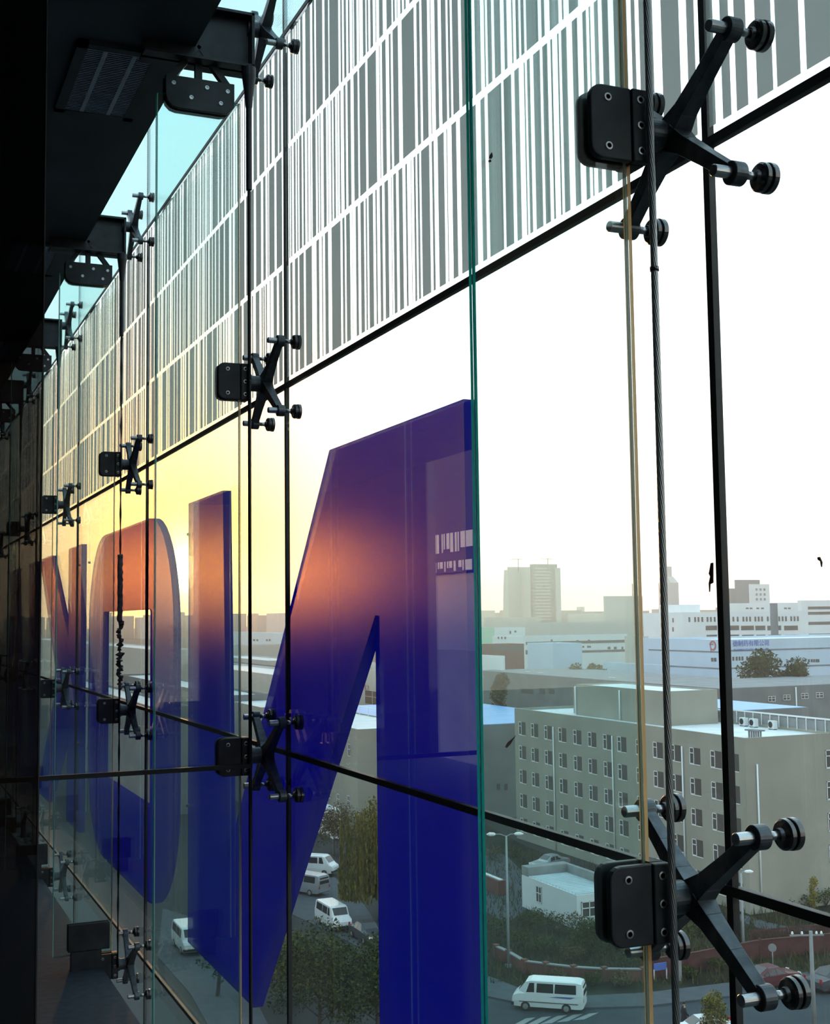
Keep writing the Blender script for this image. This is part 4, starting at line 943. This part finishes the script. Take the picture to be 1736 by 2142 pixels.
# ================================================================== vehicles
CARW = mat('white_car_paint', (.62, .66, .68), .25, spec=.6); CARS = mat('silver_car_paint', (.34, .37, .40), .25, .4); CARD = mat('dark_car_paint', (.045, .05, .06), .25); CARR = mat('maroon_car_paint', (.075, .016, .024), .45)
CARG = mat('car_window', (.012, .014, .016), .08, spec=.6); TYRE = mat('tyre_rubber', (.012, .012, .013), .8); HUBM = mat('wheel_cover', (.30, .31, .32), .4, .6)
LENS = mat('lamp_lens', (.70, .70, .66), .15); REDL = mat('red_lens', (.30, .02, .02), .25); STRIPE = mat('blue_flank_stripe', (.06, .11, .32), .4)
PROF = {   # x (front = 0), sill z, belt z, roof z, half width at sill, half width at roof
 'van': [(0, .42, .80, .84, .72, .66), (.10, .30, .98, 1.02, .82, .70), (.45, .28, 1.10, 1.30, .84, .70), (.95, .28, 1.14, 1.88, .85, .72), (1.25, .28, 1.14, 1.97, .85, .74), (4.3, .28, 1.14, 1.97, .85, .74), (4.62, .30, 1.12, 1.90, .85, .73), (4.75, .40, 1.08, 1.55, .83, .72)],
 'car': [(0, .38, .62, .66, .70, .60), (.15, .24, .74, .78, .84, .66), (1.0, .22, .86, .92, .87, .68), (1.35, .22, .90, 1.02, .87, .64), (1.95, .22, .92, 1.42, .87, .60), (2.9, .22, .93, 1.44, .87, .60), (3.6, .22, .94, 1.06, .87, .64), (4.2, .26, .90, .96, .84, .66), (4.4, .40, .74, .80, .76, .62)]}
def vehicle(name, kind, pos, heading, paint, label, cat, group=None, stripe=False, rack=False):
    pr = PROF[kind]; Ln = pr[-1][0]; pos = V(pos); h = V((math.cos(heading), math.sin(heading), 0)); sd = V((-h.y, h.x, 0))
    P = lambda x, y, z: pos + h * (Ln / 2 - x) + sd * y + V((0, 0, z))
    root = thing(name, pos, label, cat, group)
    b = MB(); vs = []
    for (x, zs, zb, zr, hw, hr) in pr:
        vs += [P(x, -hw * .94, zs), P(x, -hw, (zs + zb) / 2), P(x, -hw * .985, zb), P(x, -hr, zr - .04), P(x, -hr * .8, zr), P(x, hr * .8, zr), P(x, hr, zr - .04), P(x, hw * .985, zb), P(x, hw, (zs + zb) / 2), P(x, hw * .94, zs)]
    n = 10; fs = [(i * n + k, i * n + (k + 1) % n, (i + 1) * n + (k + 1) % n, (i + 1) * n + k) for i in range(len(pr) - 1) for k in range(n)]
    fs += [tuple(range(n)), tuple(reversed(range((len(pr) - 1) * n, len(pr) * n)))]
    b.add(vs, fs); body = b.build('body', paint, root)
    def at(x):
        for a, c in zip(pr, pr[1:]):
            if a[0] <= x <= c[0]: t = (x - a[0]) / (c[0] - a[0]); return [a[i] + (c[i] - a[i]) * t for i in range(6)]
    def sidept(x, t, sg, o):
        _, zs, zb, zr, hw, hr = at(x); z = zb + (zr - .04 - zb) * t; y = hw * .985 + (hr - hw * .985) * t
        return P(x, sg * (y + o), z)
    spans = [(.98, 1.52, .12, .86), (1.66, 2.78, .12, .84), (2.86, 4.28, .12, .84)] if kind == 'van' else [(1.62, 2.30, .12, .84), (2.38, 3.02, .12, .84), (3.06, 3.38, .14, .62)]
    for sg in (-1, 1):
        for x0, x1, t0, t1 in spans:
            w = MB(); xs = x0 + (.22 if kind == 'van' and x0 < 1 else (.22 if x0 < 1.7 and kind == 'car' else .04))
            w.hexa([sidept(x0, t0, sg, -.01), sidept(x1, t0, sg, -.01), sidept(x1, t1, sg, -.01), sidept(xs, t1, sg, -.01)], [sidept(x0, t0, sg, .014), sidept(x1, t0, sg, .014), sidept(x1, t1, sg, .014), sidept(xs, t1, sg, .014)])
            w.build('side_window', CARG, root)
        for xw in ((.92, 3.62) if kind == 'van' else (.88, 3.45)):
            c = P(xw, sg * (pr[2][4] - .17), .31); wh = MB().turn(c, sd * sg, [(0, .30), (.16, .31), (.185, .28), (.185, .18)], 22).build('wheel', TYRE, root)
            MB().turn(c + sd * sg * .17, sd * sg, [(0, .19), (.02, .18), (.03, .05)], 16).build('hub_cap', HUBM, wh)
        MB().hexa([P(.06, sg * .45, .62), P(.06, sg * .72, .62), P(.09, sg * .70, .80), P(.09, sg * .45, .80)], [P(-.03, sg * .45, .62), P(-.01, sg * .74, .62), P(.02, sg * .72, .80), P(0, sg * .45, .80)]).build('headlight', LENS, root)
        MB().hexa([P(Ln - .08, sg * .62, .75), P(Ln - .08, sg * .78, .75), P(Ln - .08, sg * .76, 1.05), P(Ln - .08, sg * .62, 1.05)], [P(Ln + .02, sg * .62, .75), P(Ln + .01, sg * .78, .75), P(Ln - .01, sg * .76, 1.05), P(Ln + .0, sg * .62, 1.05)]).build('tail_light', REDL, root)
        if stripe:
            MB().hexa([P(2.5, sg * .852, .98), P(3.9, sg * .852, .94), P(4.2, sg * .852, 1.06), P(3.1, sg * .852, 1.05)], [P(2.5, sg * .862, .98), P(3.9, sg * .862, .94), P(4.2, sg * .862, 1.06), P(3.1, sg * .862, 1.05)]).build('flank_stripe', STRIPE, root)
            MB().hexa([P(.5, sg * .84, .60), P(4.4, sg * .84, .60), P(4.4, sg * .84, .64), P(.5, sg * .84, .64)], [P(.5, sg * .866, .60), P(4.4, sg * .866, .60), P(4.4, sg * .866, .64), P(.5, sg * .866, .64)]).build('trim_strip', TYRE, root)
    i0, i1 = (2, 3) if kind == 'van' else (3, 4)
    a, c = pr[i0], pr[i1]
    def front(t, y, o): x = a[0] + (c[0] - a[0]) * t; z = a[3] + (c[3] - a[3]) * t; hr = a[5] + (c[5] - a[5]) * t; return P(x - o, y * hr * .86, z + o * .6)
    MB().hexa([front(.06, -1, 0), front(.06, 1, 0), front(.94, 1, 0), front(.94, -1, 0)], [front(.06, -1, .02), front(.06, 1, .02), front(.94, 1, .02), front(.94, -1, .02)]).build('windscreen', CARG, root)
    j = len(pr) - 2 if kind == 'van' else 5; a2, c2 = pr[j], pr[j + 1]
    def rear(t, y, o): x = a2[0] + (c2[0] - a2[0]) * t; z = a2[3] + (c2[3] - a2[3]) * t; return P(x + o, y * a2[5] * .84, z + o * .5)
    if kind == 'car': MB().hexa([rear(.08, -1, 0), rear(.08, 1, 0), rear(.92, 1, 0), rear(.92, -1, 0)], [rear(.08, -1, .02), rear(.08, 1, .02), rear(.92, 1, .02), rear(.92, -1, .02)]).build('rear_window', CARG, root)
    else: MB().hexa([P(4.70, -.62, 1.16), P(4.70, .62, 1.16), P(4.63, .58, 1.72), P(4.63, -.58, 1.72)], [P(4.78, -.62, 1.16), P(4.78, .62, 1.16), P(4.72, .58, 1.72), P(4.72, -.58, 1.72)]).build('rear_window', CARG, root)
    MB().box((0, 0, 0), (0, 0, 0)) if False else None
    bm = MB(); bm.hexa([P(-.04, -.8, .36), P(-.04, .8, .36), P(-.04, .8, .54), P(-.04, -.8, .54)], [P(.14, -.84, .34), P(.14, .84, .34), P(.14, .84, .56), P(.14, -.84, .56)]); bm.build('front_bumper', paint if kind == 'car' else TYRE, root)
    return root
hd = lambda a, b: math.atan2(b.y - a.y, b.x - a.x)
f_, r_ = g0(1106, 2115), g0(1193, 2121); vehicle('minibus', 'van', (f_ + r_) / 2 * 1.0 + V((0, 0, .05)) + (at_z(1150, 2104, 0) - at_z(1150, 2118, 0)) * .45, hd(r_, f_), CARW, 'white minibus with blue flank stripe driving along the street', 'minibus', stripe=True)
Q = lambda a, b: hd(g0(*a), g0(*b))
vehicle('minibus', 'van', g0(658, 1828, .05), Q((672, 1815), (640, 1835)) + 1.45, CARW, 'white minibus parked at the far end of the yard', 'minibus')
vehicle('minibus', 'van', g0(640, 1868, .05), Q((660, 1868), (625, 1862)), CARS, 'grey minibus parked across the yard beside the big letter diagonal', 'minibus')
vehicle('minibus', 'van', g0(697, 1938, .05), Q((668, 1895), (735, 1935)), CARW, 'white van parked under the willow, seen from above', 'van')
vehicle('car', 'car', g0(768, 1966, .05), Q((745, 1950), (792, 1978)), CARD, 'dark car parked below the white van by the willow', 'car')
vehicle('car', 'car', g0(1150, 1817, .03), Q((1180, 1812), (1120, 1822)), CARS, 'silver car parked behind the guardhouse', 'car')
vehicle('car', 'car', g0(1612, 2062, .16), Q((1570, 2070), (1660, 2052)), CARR, 'maroon car parked at the pavement behind the lowest disc', 'car')
vehicle('car', 'car', g0(1745, 2066, .05), Q((1700, 2075), (1760, 2060)), CARD, 'dark car cut by the right edge of the picture', 'car')
vehicle('car', 'car', g0(1468, 2176, .05), Q((1500, 2176), (1430, 2182)), CARW, 'white car whose roof shows at the bottom edge', 'car')
vehicle('minibus', 'van', g0(392, 1985, .06), Q((375, 1960), (420, 2010)), CARW, 'white van parked on the pale strip beyond the third fin', 'van')

# ================================================================== the walker on the pavement
def walker(base, heading, h=1.72):
    root = thing('person', base, 'person in a long dark coat walking along the street right of the rope', 'person')
    fwv = V((math.cos(heading), math.sin(heading), 0)); sd = V((-fwv.y, fwv.x, 0)); B = V(base)
    J = lambda f, s, z: B + fwv * f + sd * s + V((0, 0, z * h))
    def skin(name, pts, edges, rad, m, parent=root, sub=2):
        me = bpy.data.meshes.new(name); me.from_pydata([p - B for p in pts], edges, []); o = bpy.data.objects.new(name, me); COL.objects.link(o)
        md = o.modifiers.new('s', 'SKIN'); o.modifiers.new('u', 'SUBSURF').levels = sub
        lay = me.skin_vertices[0].data if me.skin_vertices else None
        if lay is None: me.attributes  # skin layer is created with the modifier
        for i, r in enumerate(rad): me.skin_vertices[0].data[i].radius = (r, r); me.skin_vertices[0].data[i].use_root = (i == 0)
        dg = bpy.context.evaluated_depsgraph_get(); nm = bpy.data.meshes.new_from_object(o.evaluated_get(dg)); bpy.data.objects.remove(o)
        nm.name = name; nm.materials.clear(); nm.materials.append(m); nm.polygons.foreach_set('use_smooth', [True] * len(nm.polygons))
        o = bpy.data.objects.new(name, nm); COL.objects.link(o); o.parent = parent; WL[o] = WL[root]; return o
    pts = [J(0, 0, .53), J(0, 0, .62), J(.01, 0, .72), J(.02, 0, .81), J(.03, 0, .86), J(.04, 0, .905), J(.05, 0, .965),
           J(.0, .095, .50), J(.17, .10, .285), J(.20, .10, .045), J(.36, .11, .028), J(.0, -.095, .50), J(-.10, -.10, .29), J(-.36, -.10, .085), J(-.28, -.10, .02),
           J(.02, .17, .805), J(-.08, .22, .62), J(-.02, .23, .49), J(.02, -.17, .805), J(.10, -.22, .62), J(.24, -.21, .51)]
    ed = [(0, 1), (1, 2), (2, 3), (3, 4), (4, 5), (5, 6), (0, 7), (7, 8), (8, 9), (9, 10), (0, 11), (11, 12), (12, 13), (13, 14), (3, 15), (15, 16), (16, 17), (3, 18), (18, 19), (19, 20)]
    rd = [.15, .13, .15, .13, .055, .075, .085, .095, .065, .045, .035, .095, .065, .045, .035, .065, .048, .035, .065, .048, .035]
    for hnd in (17, 20):                                     # palm, four fingers and a thumb
        w = pts[hnd]; dn = (w - pts[hnd - 1]).normalized(); k = len(pts); pts.append(w + dn * .07); ed.append((hnd, k)); rd.append(.030)
        for j, ln in ((-1.5, .075), (-.5, .085), (.5, .08), (1.5, .06)):
            a = len(pts); pts += [w + dn * .10 + fwv * j * .019, w + dn * (.10 + ln * .5) + fwv * j * .019, w + dn * (.095 + ln) + fwv * (j * .019 + .012)]; ed += [(k, a), (a, a + 1), (a + 1, a + 2)]; rd += [.009, .0085, .007]
        a = len(pts); pts += [w + dn * .05 + fwv * .035, w + dn * .085 + fwv * .055]; ed += [(hnd, a), (a, a + 1)]; rd += [.011, .009]
    SKIN_ = mat('skin', (.30, .18, .12), .6); COAT = mat('dark_coat', (.018, .018, .024), .9); TROUS = mat('dark_trousers', (.014, .016, .022), .9); HAIR = mat('black_hair', (.01, .009, .008), .6)
    skin('body', pts, ed, rd, SKIN_)
    hc = J(.05, 0, .94); q = MB(); q.turn(hc + fwv * .085, fwv, [(0, .018), (.022, .010)], 8)
    for s_ in (-.03, .03): q.turn(hc + fwv * .072 + sd * s_ + V((0, 0, .022)), fwv, [(0, .010), (.012, .006)], 8)
    q.build('face_features', SKIN_, root)
    c = MB(); rings = [(.86, .06, .07), (.83, .15, .10), (.78, .20, .135), (.68, .185, .14), (.60, .18, .145), (.50, .20, .17), (.36, .22, .20), (.30, .225, .21)]
    vs = []
    for z_, a_, b_ in rings:
        for k in range(16): t = 2 * math.pi * k / 16; vs.append(J(.01 + math.cos(t) * b_, math.sin(t) * a_, z_))
    c.add(vs, [(i * 16 + k, i * 16 + (k + 1) % 16, (i + 1) * 16 + (k + 1) % 16, (i + 1) * 16 + k) for i in range(len(rings) - 1) for k in range(16)], 0, True)
    for a_, e_, w_ in ((15, 16, 17), (18, 19, 20)): c.tube([pts[a_], pts[e_], pts[w_]], [.082, .066, .055], 10)
    c.build('coat', COAT, root)
    t = MB()
    for a_, e_, w_ in ((7, 8, 9), (11, 12, 13)): t.tube([pts[a_], pts[e_], pts[w_]], [.11, .085, .066], 10)
    t.build('trousers', TROUS, root)
    sh = MB()
    for a_, e_ in ((9, 10), (13, 14)): sh.tube([pts[a_] - V((0, 0, .01)), pts[e_]], [.055, .045], 8)
    sh.build('shoes', TYRE, root)
    hr = MB(); hr.turn(hc + V((0, 0, -.02)) - fwv * .012, (0, 0, 1), [(0, .088), (.05, .102), (.10, .088), (.125, .045)], 14); hr.build('hair', HAIR, root)
    return root
b = g0(1431, 2154, .05); walker(b, hd(g0(1410, 2154), g0(1450, 2152)))

# ================================================================== the wing across the court, seen only in reflection
ww = thing('striped_wing', (-46, 45, 0), 'far wing with striped glass, mirrored in the big letter', 'building')
MB().box((-60, -20, 0), (-45, 140, EYE - 3)).build('lower_wall', SHADE, ww)
MB().box((-59, -20, EYE - 3), (-46, 140, EYE + 3.9)).build('glazing', mat('wing_glazing', (.10, .16, .26), .15, spec=.6), ww)
MB().box((-60, -20, EYE + 3.9), (-45, 140, EYE + 16)).build('dark_head', DARK, ww)
q = MB(); rr = random.Random(9)
for z0, z1 in ((EYE + 5.7, EYE + 7.4), (EYE + 4.0, EYE + 4.9)):
    y = 60.0
    while y < 135:
        w_ = rr.choice((.25, .4, .6, .9, 1.3)); q.box((-45.0, y, z0 + rr.choice((0, 0, .3))), (-44.94, y + w_, z1)); y += w_ + rr.choice((.2, .35, .6))
q.build('bright_stripes', mat('white_stripe_glass', (.75, .72, .70), .5), ww)

# ================================================================== flakes and droppings stuck on the glass
FLAKE = mat('dark_paint_flake', (.05, .022, .018), .8)
def flake(pts, label, name='paint_flake'):
    P = [at_x(a, b, D - .0035) for a, b in pts]
    tag(MB().prism(P, (.002, 0, 0)).build(name, FLAKE), label, 'flake')
flake([(1486, 1178), (1490, 1177), (1490, 1219), (1484, 1222), (1483, 1238), (1482, 1220), (1485, 1206), (1482, 1200), (1484, 1190)], 'dark curled paint flake on the glass left of the near upright joint')
flake([(1709, 1166), (1713, 1165), (1718, 1176), (1717, 1186), (1715, 1174), (1710, 1171)], 'small dark hooked flake on the glass near the right edge')
def fflake(pts, label):
    P = [at_y(a, b, sk(0) - .0105) for a, b in pts]
    tag(MB().prism(P, (0, .0005, 0)).build('dropping', FLAKE), label, 'flake')
fflake([(1057, 1562), (1062, 1553), (1072, 1545), (1080, 1537), (1073, 1548), (1068, 1557), (1060, 1565)], 'streaked brown dropping on the near fin before the beige block')
fflake([(1024, 325), (1029, 318), (1031, 327), (1028, 332), (1023, 331)], 'dark dropping on the near fin over the striped glass')
fflake([(1021, 336), (1026, 333), (1028, 338), (1023, 340)], 'tiny dark dropping below the larger one on the near fin')

# ------------------------------------------------------------------ evening haze over the town
if HAZE:
    m = bpy.data.materials.new('evening_haze'); m.use_nodes = True; t = m.node_tree; t.nodes.clear()
    vs = t.nodes.new('ShaderNodeVolumeScatter'); vs.inputs['Color'].default_value = (.93, .95, .97, 1); vs.inputs['Density'].default_value = HAZE; vs.inputs['Anisotropy'].default_value = .62
    o_ = t.nodes.new('ShaderNodeOutputMaterial'); t.links.new(vs.outputs[0], o_.inputs['Volume'])
    tag(MB().box((25, -60, .4), (3200, 3600, 110)).build('haze', m), 'thin evening haze hanging over the town', 'haze', None, 'stuff')
